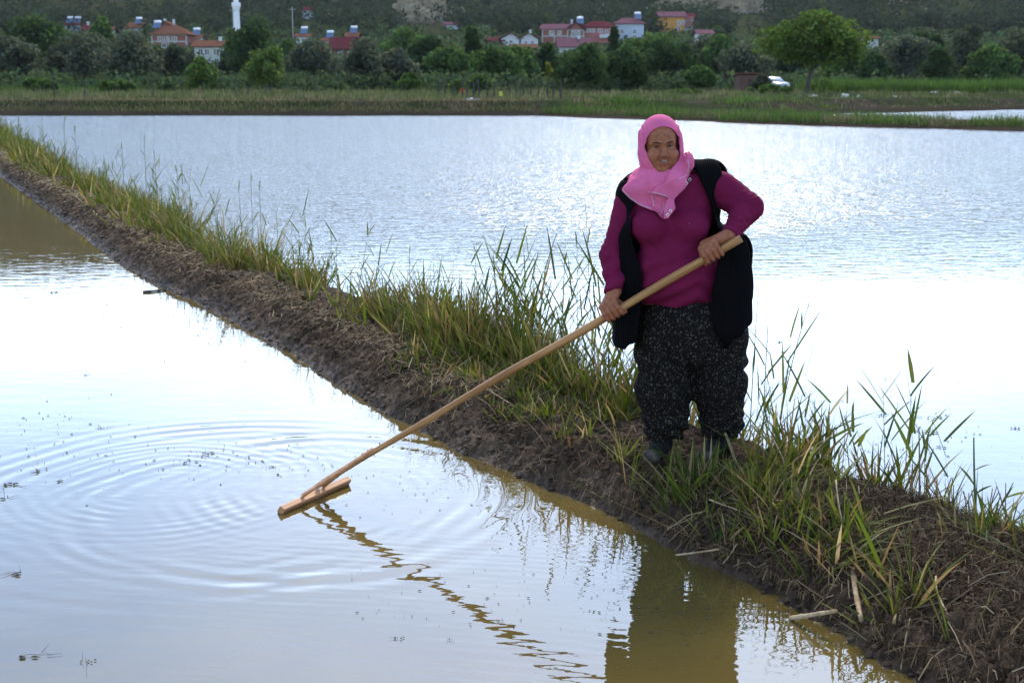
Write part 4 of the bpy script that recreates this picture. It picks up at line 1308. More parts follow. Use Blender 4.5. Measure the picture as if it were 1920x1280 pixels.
def knit_material():
    m, nt, b = new_mat('black_ribbed_knit')
    tc = N(nt, 'ShaderNodeTexCoord')
    wv = N(nt, 'ShaderNodeTexWave', wave_type='BANDS', bands_direction='X', Scale=30, Distortion=1.5, Detail=1)
    wv.inputs['Detail Scale'].default_value = 0.8
    nt.links.new(tc.outputs['Object'], wv.inputs['Vector'])
    c = ramp(nt, wv.outputs['Fac'], [(0.2, (0.0030, 0.0027, 0.0030)), (0.9, (0.0062, 0.0056, 0.0062))])
    nt.links.new(c.outputs['Color'], b.inputs['Base Color'])
    b.inputs['Roughness'].default_value = 0.9
    b.inputs['Specular IOR Level'].default_value = 0.02
    b.inputs['Sheen Weight'].default_value = 0.0
    b1 = N(nt, 'ShaderNodeBump', Strength=0.6, Distance=0.004)
    nt.links.new(wv.outputs['Fac'], b1.inputs['Height']); nt.links.new(b1.outputs['Normal'], b.inputs['Normal'])
    return m

def print_material():
    """black cotton scattered with small cream flowers, rings and dots"""
    m, nt, b = new_mat('flower_print_cotton')
    tc = N(nt, 'ShaderNodeTexCoord')
    mp = N(nt, 'ShaderNodeMapping'); mp.inputs['Scale'].default_value = (1, 1, 1)
    nt.links.new(tc.outputs['Object'], mp.inputs['Vector'])
    total = None
    for sc, lo, hi, keep, seed in ((82, 0.22, 0.34, 0.35, 0), (82, -1, 0.10, 0.35, 0), (120, 0.14, 0.26, 0.45, 3.7), (170, -1, 0.15, 0.6, 9.1)):
        vo = N(nt, 'ShaderNodeTexVoronoi', Scale=sc, Randomness=0.85)
        mpp = N(nt, 'ShaderNodeMapping'); mpp.inputs['Location'].default_value = (seed, seed * 0.7, seed * 1.3)
        nt.links.new(tc.outputs['Object'], mpp.inputs['Vector'])
        nt.links.new(mpp.outputs['Vector'], vo.inputs['Vector'])
        g = N(nt, 'ShaderNodeMath', operation='GREATER_THAN'); g.inputs[1].default_value = lo
        l = N(nt, 'ShaderNodeMath', operation='LESS_THAN'); l.inputs[1].default_value = hi
        nt.links.new(vo.outputs['Distance'], g.inputs[0]); nt.links.new(vo.outputs['Distance'], l.inputs[0])
        sp = N(nt, 'ShaderNodeSeparateColor'); nt.links.new(vo.outputs['Color'], sp.inputs[0])
        k = N(nt, 'ShaderNodeMath', operation='GREATER_THAN'); k.inputs[1].default_value = keep
        nt.links.new(sp.outputs[0], k.inputs[0])
        m1 = N(nt, 'ShaderNodeMath', operation='MULTIPLY'); nt.links.new(g.outputs[0], m1.inputs[0]); nt.links.new(l.outputs[0], m1.inputs[1])
        m2 = N(nt, 'ShaderNodeMath', operation='MULTIPLY'); nt.links.new(m1.outputs[0], m2.inputs[0]); nt.links.new(k.outputs[0], m2.inputs[1])
        m3 = N(nt, 'ShaderNodeMath', operation='MULTIPLY'); nt.links.new(m2.outputs[0], m3.inputs[0]); nt.links.new(sp.outputs[1], m3.inputs[1])
        if total is None: total = m3.outputs[0]
        else:
            mm = N(nt, 'ShaderNodeMath', operation='MAXIMUM')
            nt.links.new(total, mm.inputs[0]); nt.links.new(m3.outputs[0], mm.inputs[1]); total = mm.outputs[0]
    r = ramp(nt, total, [(0.0, (0.0080, 0.0066, 0.0064)), (1.0, (0.125, 0.105, 0.075))])
    nt.links.new(r.outputs['Color'], b.inputs['Base Color'])
    b.inputs['Roughness'].default_value = 0.85
    b.inputs['Specular IOR Level'].default_value = 0.03
    n3 = N(nt, 'ShaderNodeTexNoise', Scale=9, Detail=4, Distortion=0.8)
    nt.links.new(tc.outputs['Object'], n3.inputs['Vector'])
    b1 = N(nt, 'ShaderNodeBump', Strength=0.5, Distance=0.025)
    nt.links.new(n3.outputs['Fac'], b1.inputs['Height']); nt.links.new(b1.outputs['Normal'], b.inputs['Normal'])
    return m

# ---------------------------------------------------------------- body: head, hands, limbs as one mesh
E0 = Q(1243.5, 275, -0.10)                   # between the eyes
RL, RT = R(-3.5), R(4)                       # roll, turn
_r = Matrix.Rotation(RL, 3, 'Y') @ Matrix.Rotation(RT, 3, 'Z')
HX = np.array(_r @ Vector((1, 0, 0))); HZ = np.array(_r @ Vector((0, 0, 1))); HW = np.array(_r @ Vector((0, -1, 0)))
HR = np.stack([HX, -HW, HZ], 1)              # columns: head axes (right, back, up)

def H(x, y, w):
    """head-local millimetres: right, up, towards the viewer"""
    return E0 + (HX * x + HZ * y + HW * w) / 1000.0

mm = lambda *a: np.array(a) / 1000.0

def head(P):
    e = lambda c, r, k=None: s_ell(P, H(*c), mm(r[0], r[2], r[1]), HR)     # r given right, up, depth
    d = e((0, 28, -88), (74, 98, 98))
    d = smin(d, e((0, -40, -62), (66, 72, 66)), 0.03)
    d = smin(d, e((0, 42, -42), (60, 48, 48)), 0.03)
    for s in (-1, 1):
        d = smin(d, e((s * 45, -38, -22), (30, 25, 29)), 0.016)
        d = smin(d, e((s * 40, -76, -34), (30, 29, 28)), 0.03)
        d = smin(d, s_cone(P, H(s * 12, 15, 2), H(s * 44, 13, -16), 0.011, 0.011), 0.014)
    d = smin(d, e((0, -100, -20), (30, 18, 24)), 0.022)
    d = smin(d, e((0, -112, -45), (46, 22, 40)), 0.03)
    for s in (-1, 1):
        d = smax(d, -e((s * 32, -1, 9), (21, 12, 21)), 0.010)
        d = smin(d, e((s * 33, -1, -20), (15, 13, 14)), 0.004)
        d = smin(d, s_cone(P, H(s * 20, 6.5, -4), H(s * 46, 4.5, -11), 0.0042, 0.0035), 0.006)
        d = smin(d, s_cone(P, H(s * 19, -9, -5), H(s * 45, -8, -11), 0.0045, 0.004), 0.008)
    # nose
    d = smin(d, s_cone(P, H(0, 10, 0), H(0, -34, 19), 0.0085, 0.0125), 0.010)
    d = smin(d, e((0, -39, 17), (15, 12, 14)), 0.008)
    for s in (-1, 1):
        d = smin(d, e((s * 14, -43, 9), (9, 8.5, 11)), 0.006)
        d = smax(d, -e((s * 7, -51, 14), (4, 3.2, 6)), 0.004)
    # mouth: muzzle, lips, the smile
    d = smin(d, e((0, -68, -10), (30, 20, 21)), 0.018)
    for k in range(-3, 4):
        x = k * 7.5
        yy = -66 + 0.014 * x * x
        w = 8.5 - 0.0125 * x * x
        d = smax(d, -s_ell(P, H(x, yy, w + 2), mm(5.5, 11, 3.6), HR), 0.003)
    for s in (-1, 1):
        d = smax(d, -s_cone(P, H(s * 19, -44, 11), H(s * 34, -68, 3), 0.0045, 0.0050), 0.007)
        d = smax(d, -s_cone(P, H(s * 34, -68, 3), H(s * 36, -84, -4), 0.0045, 0.003), 0.007)
    d = smin(d, s_cone(P, H(-17, -73, 5), H(0, -76.5, 9), 0.005, 0.0062), 0.006)
    d = smin(d, s_cone(P, H(0, -76.5, 9), H(17, -73, 5), 0.0062, 0.005), 0.006)
    d = smin(d, s_cone(P, H(-16, -60, 6.5), H(0, -60.5, 10), 0.0035, 0.0045), 0.006)
    d = smin(d, s_cone(P, H(0, -60.5, 10), H(16, -60, 6.5), 0.0045, 0.0035), 0.006)
    # ears and neck
    for s in (-1, 1):
        d = smin(d, e((s * 74, -12, -90), (7, 28, 16)), 0.008)
    d = smin(d, s_cone(P, H(0, -70, -80), Q(1250, 350, 0.04), 0.062, 0.075), 0.03)
    return d

def hand_sdf(c, flip, reach):
    """a fist round the handle at axis point c; flip = +1: index finger towards the top end; returns (fn, points)"""
    a = ST_DIR * flip
    cam_dir = np.array([0, -1, 0.15]); cam_dir -= ST_DIR * (cam_dir @ ST_DIR); cam_dir /= np.linalg.norm(cam_dir)
    up = np.cross(ST_DIR, cam_dir); up *= np.sign(up[2])
    rs = 0.0200
    pt = lambda th, r, s: c + a * s + (up * math.cos(R(th)) + cam_dir * math.sin(R(th))) * r
    fing = []
    for k, (s, L, rr) in enumerate(((0.035, 1.0, .0122), (0.0115, 1.08, .0126), (-0.0120, 1.02, .0120), (-0.034, 0.86, .0108))):
        wob = (0, 5, 2, -6)[k]
        pts = [pt(18 + wob, rs + 0.026, s * 0.95), pt(72 + wob * 0.5, rs + 0.0155 + 0.002 * (k == 1), s), pt(128, rs + 0.0105, s * 1.02), pt(185 + 20 * (L - 1) * 5, rs + 0.0085, s * 1.0)]
        fing.append((pts, rr))
    wrist = reach
    mid = c + up * (rs + 0.030)
    thumb = [pt(-40, rs + 0.040, 0.030), pt(-70, rs + 0.020, 0.046), pt(-110, rs + 0.011, 0.052), pt(-165, rs + 0.009, 0.050)]
    def fn(P):
        d = np.full(len(P), 9.0, np.float32)
        for pts, rr in fing:
            f = np.minimum(np.minimum(s_cone(P, pts[0], pts[1], rr * 1.12, rr), s_cone(P, pts[1], pts[2], rr * 1.02, rr * 0.94)), s_cone(P, pts[2], pts[3], rr * 0.94, rr * 0.82))
            d = smin(d, f, 0.0022)
        pal = np.full(len(P), 9.0, np.float32)
        for pts, rr in fing:
            pal = smin(pal, s_cone(P, pts[0], wrist + (pts[0] - fing[1][0][0]) * 0.25, 0.0135, 0.020), 0.014)
        pal = smin(pal, s_cone(P, pt(-18, rs + .032, .012), wrist, 0.023, 0.026), 0.02)
        d = smin(d, pal, 0.006)
        t = np.minimum(np.minimum(s_cone(P, thumb[0], thumb[1], .0150, .0125), s_cone(P, thumb[1], thumb[2], .0122, .0112)), s_cone(P, thumb[2], thumb[3], .011, .0085))
        d = smin(d, t, 0.006)
        return d
    pts = [p for ps, _ in fing for p in ps] + thumb + [wrist]
    return fn, pts, fing

HC_L, HC_R = on_stick(1149), on_stick(1336)
hl_fn, hl_pts, hl_f = hand_sdf(HC_L, +1, WR_L)
hr_fn, hr_pts, hr_f = hand_sdf(HC_R, -1, WR_R)

def limbs(P):
    """what the clothes hide, slimmer than they are"""
    d = torso(P) + 0.03
    d = np.minimum(d, s_cone(P, SH_L, EL_L, 0.045, 0.04)); d = np.minimum(d, s_cone(P, EL_L, WR_L, 0.038, 0.027))
    d = np.minimum(d, s_cone(P, SH_R, EL_R, 0.05, 0.045)); d = np.minimum(d, s_cone(P, EL_R, WR_R, 0.04, 0.027))
    for hx, kx, ax in ((1245, 1247, 1240), (1345, 1357, 1352)):
        d = smin(d, s_cone(P, Q(hx, 590, 0.02), Q(kx, 720, 0.0), 0.10, 0.07), 0.03)
        d = smin(d, s_cone(P, Q(kx, 720, 0.0), Q(ax, 825, 0.02), 0.065, 0.045), 0.02)
    return d

def skin_material():
    m, nt, b = new_mat('weathered_skin')
    at = N(nt, 'ShaderNodeAttribute', attribute_name='tint')
    tc = N(nt, 'ShaderNodeTexCoord')
    n1 = N(nt, 'ShaderNodeTexNoise', Scale=60, Detail=4)
    nt.links.new(tc.outputs['Object'], n1.inputs['Vector'])
    r = ramp(nt, n1.outputs['Fac'], [(0.3, (0.74, 0.70, 0.68)), (0.7, (1.2, 1.16, 1.12))])
    mx = N(nt, 'ShaderNodeMixRGB', blend_type='MULTIPLY'); mx.inputs[0].default_value = 1
    nt.links.new(at.outputs['Color'], mx.inputs[1]); nt.links.new(r.outputs['Color'], mx.inputs[2])
    nt.links.new(mx.outputs['Color'], b.inputs['Base Color'])
    b.inputs['Roughness'].default_value = 0.5
    b.inputs['Specular IOR Level'].default_value = 0.22
    b.inputs['Subsurface Weight'].default_value = 0.08
    b.inputs['Subsurface Radius'].default_value = (0.008, 0.003, 0.0015)
    n5 = N(nt, 'ShaderNodeTexNoise', Scale=95, Detail=4, Distortion=1.5)
    mp5 = N(nt, 'ShaderNodeMapping'); mp5.inputs['Scale'].default_value = (.5, 1, 1.6)
    nt.links.new(tc.outputs['Object'], mp5.inputs['Vector']); nt.links.new(mp5.outputs['Vector'], n5.inputs['Vector'])
    bp = N(nt, 'ShaderNodeBump', Strength=0.55, Distance=0.004)
    nt.links.new(n5.outputs['Fac'], bp.inputs['Height']); nt.links.new(bp.outputs['Normal'], b.inputs['Normal'])
    return m

SKIN = skin_material()
vb, fb = [], []
off = 0
for fn, (lo, hi), res, it in ((limbs, (Q(1100, 860, -0.35), Q(1450, 310, 0.32)), 0.014, 1),
                              (head, (H(-115, -170, -215), H(115, 145, 60)), 0.0023, 1),
                              (hl_fn, bounds(hl_pts, 0.04), 0.0024, 1), (hr_fn, bounds(hr_pts, 0.04), 0.0024, 1)):
    lo, hi = np.minimum(lo, hi), np.maximum(lo, hi)
    v, f = nets(fn, lo, hi, res)
    v = relax(v, f, it)
    vb.append(v); fb.append(f + off); off += len(v)
vb, fb = np.concatenate(vb), np.concatenate(fb)
skin_c = np.tile(np.array([0.265, 0.093, 0.043]), (len(vb), 1))
rel = vb - E0
hx, hy, hw = rel @ HX * 1000, rel @ HZ * 1000, rel @ HW * 1000
onhead = (np.abs(hx) < 110) & (hy > -150) & (hy < 150) & (hw > -60)
def dab(cx, cy, rx, ry, c, amt, wmin=-60):
    q = ((hx - cx) / rx) ** 2 + ((hy - cy) / ry) ** 2
    k = (amt * np.clip(1.3 - q, 0, 1) * (onhead & (hw > wmin)))[:, None]
    skin_c[:] = skin_c * (1 - k) + np.array(c) * k
for s in (-1, 1):
    dab(s * 46, -40, 24, 18, (0.33, 0.105, 0.055), 0.5)
dab(0, -61, 22, 4, (0.19, 0.062, 0.050), 0.8, -8)
dab(0, -75, 20, 6, (0.20, 0.066, 0.052), 0.8, -8)
bme = np_mesh('person', vb - BASE, fb, smooth=True, colors=skin_c)
person = tag(link('person', bme, SKIN, loc=tuple(BASE)),
             'woman in pink headscarf, burgundy jumper and black waistcoat holding a long wooden rake', 'person')

# eyes, brows, teeth
M_EYE = flat_mat('eye_white', (0.15, 0.12, 0.10), rough=0.25, spec=0.5, var=0.03)
M_IRIS = flat_mat('dark_iris', (0.012, 0.007, 0.005), rough=0.15, spec=0.5)
M_BROW = flat_mat('dark_hair', (0.024, 0.014, 0.009), rough=0.8)
M_TEETH = flat_mat('teeth', (0.36, 0.29, 0.21), rough=0.4, var=0.03)

def uv_ball(c, r, rot, nu=14, nv=8):
    m = MB()
    vs = [c + rot @ (np.array([math.sin(math.pi * j / nv) * math.cos(2 * math.pi * i / nu), math.sin(math.pi * j / nv) * math.sin(2 * math.pi * i / nu), math.cos(math.pi * j / nv)]) * r) for j in range(nv + 1) for i in range(nu)]
    qs = [[j * nu + i, (j + 1) * nu + i, (j + 1) * nu + (i + 1) % nu, j * nu + (i + 1) % nu] for j in range(nv) for i in range(nu)]
    return m.add(vs, qs)
bv_b = BVHTree.FromPolygons([tuple(p) for p in vb], [tuple(int(i) for i in q) for q in fb])
def face(x, y, lift=0.0):
    """a point of the face's own surface, head-local millimetres"""
    o = Vector(H(x, y, 200)); h = bv_b.ray_cast(o, Vector(-HW))
    return np.array(h[0]) + HW * lift / 1000
for s in (-1, 1):
    ey = uv_ball(face(s * 32.5, -1.0, -2.2) - BASE, mm(11.0, 4.2, 3.0), HR).build('eye', M_EYE, person, True)
    uv_ball(face(s * 32.0, -0.6, 0.2) - BASE, mm(6.5, 3.0, 3.4), HR).build('iris', M_IRIS, ey, True)
    lash = MB(); lash.tube([face(s * (32.5 + k), 3.4 - 0.020 * k * k, 0.6) - BASE for k in (-13, -8, -3, 3, 8, 13)], [.0008, .0016, .0019, .0019, .0016, .0007], 6)
    lash.build('eyelash', M_BROW, ey, True)
    br = MB()
    br.tube([face(s * k, 15.5 + 4.5 * math.sin((k - 13) / 38 * 2.4), 0.8) - BASE for k in (13, 20, 27, 34, 41, 49)], [.0018, .0027, .0030, .0026, .0020, .0010], 8)
    br.build('eyebrow', M_BROW, person, True)
mo = MB()
mo.tube([face(k, -66.5 + 0.013 * k * k, -1.2) - BASE for k in (-23, -16, -8, 0, 8, 16, 23)], [.0012, .0030, .0040, .0043, .0040, .0030, .0012], 8)
mo.build('mouth', flat_mat('mouth_inside', (0.03, 0.010, 0.009), rough=0.6), person, True)
for k in range(-2, 3):
    tb = MB(); tb.box(face(k * 5.0, -65.0 + 0.013 * (k * 5.0) ** 2, 1.6) - BASE, mm(4.7, 3.2, 3.0), HR)
    tb.build('tooth', M_TEETH, person)

# ---------------------------------------------------------------- jumper
jl, jh = Q(1105, 592, -0.36), Q(1450, 300, 0.28)
jumper_o, jv, jf = part('jumper', jumper, np.minimum(jl, jh), np.maximum(jl, jh), 0.0052, M_JUMPER, person, 2, jumper_disp)

# ---------------------------------------------------------------- waistcoat
VL = [(1150, 340), (1196, 338), (1190, 372), (1178, 400), (1176, 430), (1186, 465), (1197, 500), (1199, 560), (1190, 628), (1152, 659), (1149, 600), (1146, 480), (1150, 400)]
VR = [(1289, 288), (1345, 300), (1352, 330), (1350, 360), (1362, 410), (1392, 445), (1402, 500), (1412, 545), (1404, 556), (1408, 592), (1372, 622), (1349, 643), (1333, 612), (1321, 586), (1324, 540), (1333, 490), (1341, 430), (1330, 385), (1312, 345)]
vest_pl = [(W(px, py, PY)[0], W(px, py, PY)[2]) for px, py in VL]
vest_pr = [(W(px, py, PY)[0], W(px, py, PY)[2]) for px, py in VR]

def vest_vol(P):
    d = torso(P) - 0.020
    d = smin(d, s_box(P, Q(1184, 545, 0.02), (0.088, 0.15, 0.32), 0.075), 0.05)
    d = smin(d, s_box(P, Q(1345, 540, 0.01), (0.155, 0.185, 0.29), 0.12), 0.06)
    d = smin(d, s_ell(P, Q(1340, 330, 0.03), (0.06, 0.075, 0.07)), 0.04)
    return d

def perspective_xz(P, Y):
    """each point carried along its sight line to her own plane, so that an outline cut keeps its shape in depth"""
    k = Y / P[:, 1]
    return P[:, 0] * k, CAM_H + (P[:, 2] - CAM_H) * k

def vest(P):
    v = vest_vol(P)
    shell = smax(v, -(v + 0.013), 0.004)
    x, z = P[:, 0], P[:, 2]
    pl, pr = poly_sdf(x, z, vest_pl), poly_sdf(x, z, vest_pr)
    front = np.minimum(pl, pr)
    backz = np.maximum(hemz(1290, 612) - z, z - hemz(1290, 300) - 0.0)
    back = np.maximum(backz, (PY + 0.05) - P[:, 1])
    sides = np.maximum(np.maximum(hemz(1290, 600) - z, z - hemz(1290, 440)), (PY - 0.02) - P[:, 1])
    # arm holes
    reg = np.minimum(front, np.minimum(back, sides))
    d = smax(shell, reg, 0.006)
    for a, b, r in ((SH_L, EL_L, 0.074), (SH_R, EL_R, 0.086)):
        d = smax(d, -(s_cone(P, a + (b - a) * 0.25, b, r, r * 0.98)), 0.006)
    return d

def vest_disp(v, n):
    x, y, z = (v - BASE).T
    return 0.006 * np.sin(x * 2 * math.pi / 0.06 + 2 * vnoise(x * 5, y * 5, z * 3, seed=61)) * sstep(0.75, 0.55, z) + 0.004 * fbm(x * 8, y * 8, z * 6, octs=2, seed=62) 

vl, vh = Q(1105, 675, -0.34), Q(1450, 282, 0.32)
vest_o, vv, vf = part('waistcoat', vest, np.minimum(vl, vh), np.maximum(vl, vh), 0.0052, knit_material(), person, 2, vest_disp)

# ---------------------------------------------------------------- baggy trousers
def trousers(P):
    d = s_ell(P, Q(1296, 600, 0.03), (0.262, 0.20, 0.20))
    d = smin(d, s_ell(P, Q(1294, 650, 0.02), (0.225, 0.17, 0.135)), 0.06)
    for pts in (((1243, 640, 0.01, .142), (1246, 730, 0.0, .130), (1249, 785, 0.0, .108), (1243, 826, 0.01, .078)),
                ((1346, 640, 0.01, .142), (1350, 730, 0.01, .128), (1353, 785, 0.02, .104), (1351, 822, 0.03, .078))):
        leg = None
        for (ax, ay, ad, ar), (bx, by, bd, br_) in zip(pts, pts[1:]):
            c = s_cone(P, Q(ax, ay, ad), Q(bx, by, bd), ar, br_)
            leg = c if leg is None else smin(leg, c, 0.025)
        d = smin(d, leg, 0.028)
    d = smax(d, P[:, 2] - hemz(1290, 540), 0.01)
    d = smax(d, hemz(1290, 836) - P[:, 2], 0.012)
    return d

def trousers_disp(v, n):
    x, y, z = (v - BASE).T
    d = 0.011 * fbm(x * 7, y * 7, z * 5, octs=3, seed=64) - 0.008 * (1 - np.abs(vnoise(x * 6, y * 6, z * 4 + 2 * x, seed=68))) ** 4
    low = sstep(0.30, 0.06, z)
    side = np.where(x < 0.02, 1, -1)
    w = vnoise(x * 8, y * 8, z * 8, seed=66)
    d += low * 0.012 * np.sin((z + 0.45 * side * x) * 2 * math.pi / 0.062 + 2.2 * w)
    mid = sstep(0.22, 0.34, z) * sstep(0.62, 0.45, z)
    d += mid * 0.011 * np.sin((z * 0.55 - 0.9 * np.abs(x)) * 2 * math.pi / 0.085 + 2.5 * w)
    return d

tl, th = Q(1165, 850, -0.26), Q(1425, 530, 0.30)
trous_o, tv, tf = part('trousers', trousers, np.minimum(tl, th), np.maximum(tl, th), 0.0052, print_material(), person, 2, trousers_disp)

# ---------------------------------------------------------------- rubber shoes
M_SHOE = noise_mat('muddy_black_rubber', [(0.35, (0.008, 0.008, 0.008)), (0.55, (0.020, 0.018, 0.016)), (0.72, (0.06, 0.05, 0.04))], scale=14, rough=0.8, spec=0.06, bump=0.3, bscale=60)
M_TOE = noise_mat('dried_mud_rubber', [(0.35, (0.035, 0.028, 0.022)), (0.7, (0.12, 0.098, 0.075))], scale=25, rough=0.9, spec=0.05, bump=0.4, bscale=70)
SHOES = []
for hx_, hy_, tx_, ty_ in ((1243, 842, 1222, 851), (1352, 838, 1322, 849)):
    heel, toe = Q(hx_, hy_, 0.04), Q(tx_, ty_, -0.13)
    heel[2] = BASE[2] + 0.030; toe[2] = BASE[2] + 0.028
    fd = toe - heel; fd /= np.linalg.norm(fd)
    def shoe(P, heel=heel, toe=toe, fd=fd):
        d = s_cone(P * np.array([1, 1, 1.3], np.float32) - np.array([0, 0, .3 * (BASE[2] + .028)], np.float32), heel, toe, 0.043, 0.042)
        d = smin(d, s_cone(P, heel + np.array([0, 0, .05]), heel + np.array([0, 0, .085]), 0.048, 0.058), 0.03)
        d = smin(d, s_ell(P, heel + fd * 0.07 + np.array([0, 0, .028]), (0.046, 0.06, 0.034)), 0.02)
        d = smax(d, (BASE[2] - 0.012) - P[:, 2], 0.004)
        d = smax(d, P[:, 2] - (heel[2] + 0.105), 0.004)
        return d
    lo, hi = bounds([heel, toe], 0.13)
    sh, _, _ = part('shoe', shoe, lo, hi, 0.004, M_SHOE, person, 1)
    def cap(P, toe=toe, shoe=shoe, fd=fd, heel=heel):
        return np.maximum(np.maximum(shoe(P) - 0.003, (toe - fd * 0.012) @ fd - P @ fd.astype(np.float32)), -(shoe(P) + .004))
    lo, hi = bounds([toe], 0.09)
    part('toe_cap', cap, lo, hi, 0.004, M_TOE, sh, 1)

# ---------------------------------------------------------------- headscarf
SC = [(1196, 296), (1186, 322), (1170, 346), (1167, 354), (1180, 368), (1196, 380), (1212, 387), (1224, 392), (1232, 402), (1241, 405), (1246, 395), (1256, 380), (1268, 356), (1280, 338), (1291, 328), (1294, 306), (1296, 290), (1285, 280)]
FL = [(1281, 286), (1291, 296), (1289, 322), (1276, 346), (1264, 362), (1255, 374), (1250, 366), (1236, 361), (1217, 357), (1230, 343), (1247, 322), (1268, 298)]
sc_p = [(W(a, b, PY)[0], W(a, b, PY)[2]) for a, b in SC]
fl_p = [(W(a, b, PY)[0], W(a, b, PY)[2]) for a, b in FL]
tl_p = [(W(a, b, PY)[0], W(a, b, PY)[2]) for a, b in [(1248, 362), (1260, 366), (1256, 382), (1247, 397), (1241, 406), (1232, 403), (1236, 386), (1243, 372)]]

def scarf_vol(P):
    d = torso(P) - 0.016
    d = smin(d, s_ell(P, Q(1240, 342, -0.03), (0.115, 0.115, 0.085)), 0.05)
    d = smin(d, s_ell(P, Q(1200, 352, -0.02), (0.085, 0.10, 0.055)), 0.04)
    return d

def scarf(P):
    loc = (P - E0.astype(np.float32))
    hx, hy, hw = loc @ HX.astype(np.float32) * 1000, loc @ HZ.astype(np.float32) * 1000, loc @ HW.astype(np.float32) * 1000
    e = lambda c, r: s_ell(P, H(*c), mm(r[0], r[2], r[1]), HR)
    hood = e((2, 24, -86), (97, 117, 106))
    hood = smin(hood, e((1, -45, -70), (92, 92, 84)), 0.04)
    hood = smin(hood, s_cone(P, H(2, -70, -75), Q(1248, 350, 0.02), 0.085, 0.11), 0.05)
    inner = hood + 0.009
    # the opening round the face: a tapering oval
    cy = np.where(hy > -5, hy + 5, hy + 5)
    rx = np.where(hy > -5, 80.0, 80.0 - 0.08 * np.clip(-5 - hy, 0, 120))
    ry = np.where(hy > -5, 92.0, 116.0)
    op = (np.sqrt(((hx - 3 + 0.02 * hy) / rx) ** 2 + (cy / ry) ** 2) - 1) * 78.0 / 1000
    hole = np.maximum(op, (-62 - hw) / 1000)
    hood = smax(smax(hood, -inner, 0.003), -hole, 0.006)
    rim = np.sqrt(op ** 2 + ((hw + 46 - 30 * np.clip(-hy / 110, 0, 1) + 0.0018 * (hx) ** 2 * 1.1 - 8) / 1000) ** 2)
    v = scarf_vol(P)
    shell = smax(v, -(v + 0.012), 0.004)
    front = P[:, 1] - (PY + 0.10)
    drape = smax(shell, np.maximum(poly_sdf(P[:, 0], P[:, 2], sc_p), front), 0.005)
    drape = smax(drape, -np.maximum(np.maximum(op - 0.002, (-30 - hw) / 1000), (-hy - 108) / 1000), 0.005)
    backd = smax(shell, np.maximum(np.maximum(P[:, 2] - hemz(1250, 322), hemz(1250, 400) - P[:, 2]), (PY + 0.06) - P[:, 1]), 0.005)
    d = smin(hood, np.minimum(drape, backd), 0.012)
    # the end thrown across the chest and its hanging tail
    v2 = v - 0.022
    sh2 = smax(v2, -(v2 + 0.022), 0.004)
    flap = smax(sh2, np.maximum(poly_sdf(P[:, 0], P[:, 2], fl_p), front), 0.005)
    d = smin(d, flap, 0.0015)
    tl = smax(smax(v - 0.030, -(v - 0.006), 0.004), poly_sdf(P[:, 0], P[:, 2], tl_p), 0.006)
    d = smin(d, tl, 0.002)
    k = s_ell(P, Q(1290, 306, -0.07), (0.028, 0.05, 0.05))
    return smin(d, k, 0.015)

def scarf_disp(v, n):
    x, y, z = (v - BASE).T
    hxl = (v - E0) @ HX * 1000; hyl = (v - E0) @ HZ * 1000
    low = sstep(-80, -125, hyl)
    w = vnoise(x * 7, y * 7, z * 7, seed=81)
    fold = 1 - 2.0 * np.abs(np.sin((x * 0.92 + z * 0.42) * math.pi / 0.055 + 1.6 * w)) ** .7
    big = np.sin((x * 0.80 + z * 0.60) * 2 * math.pi / 0.115 + 1.0 * w)
    d = low * (0.0060 * big + 0.0020 * fold) + 0.0012 * fbm(x * 9, y * 9, z * 9, octs=2, seed=82)
    side = sstep(62, 84, np.abs(hxl)) * sstep(-62, -25, hyl)
    d += side * 0.0048 * np.sin(hxl * 2 * math.pi / 13 + 2 * w)
    # creases under the chin curving up to the knot
    q = z - 0.55 * x
    d += sstep(-85, -110, hyl) * sstep(-190, -140, hyl) * 0.0020 * (1 - 2 * np.abs(np.sin(q * math.pi / 0.040 + 1.2 * w)) ** .7)
    return d

sl_, sh_ = Q(1150, 415, -0.32), Q(1312, 205, 0.24)
scarf_o, sv, sf = part('headscarf', scarf, np.minimum(sl_, sh_), np.maximum(sl_, sh_), 0.0036, M_SCARF, person, 1, scarf_disp)

# crochet edging and the jumper's small white motifs
bv_s = BVHTree.FromPolygons([tuple(p) for p in sv], [tuple(int(i) for i in q) for q in sf])
bv_j = BVHTree.FromPolygons([tuple(p) for p in jv], [tuple(int(i) for i in q) for q in jf])
CAMP = Vector((0, 0, CAM_H))
def hit(px, py, trees, lift=0.003):
    d = Vector(ray(px, py)).normalized()
    best = None
    for t in trees:
        h = t.ray_cast(CAMP, d)
        if h[0] is not None and (best is None or h[3] < best[1]): best = (h[0], h[3])
    return None if best is None else np.array(best[0] - d * lift)

def ring(mb, c, r, th, nx, nz, n=7):
    pts = [c + r * (math.cos(2 * math.pi * k / n) * nx + math.sin(2 * math.pi * k / n) * nz) - BASE for k in range(n + 1)]
    mb.tube(pts, th, 4, caps=False)
EX, EZ = np.array([1.0, 0, 0]), np.array([0, 0, 1.0])
for line in ([(1168, 356), (1182, 370), (1198, 381), (1213, 388), (1225, 391)], [(1217, 359), (1236, 362), (1250, 367), (1256, 372)],
             [(1222, 366), (1225, 378), (1226, 388)], [(1245, 380), (1243, 390), (1240, 400)], [(1290, 300), (1292, 310), (1290, 322)], [(1274, 334), (1283, 330), (1290, 326)]):
    lace = MB()
    for (a, b), (c, d) in zip(line, line[1:]):
        n = max(2, int(math.hypot(c - a, d - b) / 1.9))
        for k in range(n):
            t = k / n
            h_ = hit(a + (c - a) * t, b + (d - b) * t, (bv_s, bv_j))
            if h_ is not None:
                ring(lace, h_ + np.array([0, 0, -0.003]), 0.0026, 0.0008, EX, EZ, 6)
    tag(lace.build('lace_trim', M_LACE, scarf_o), kind='stuff')
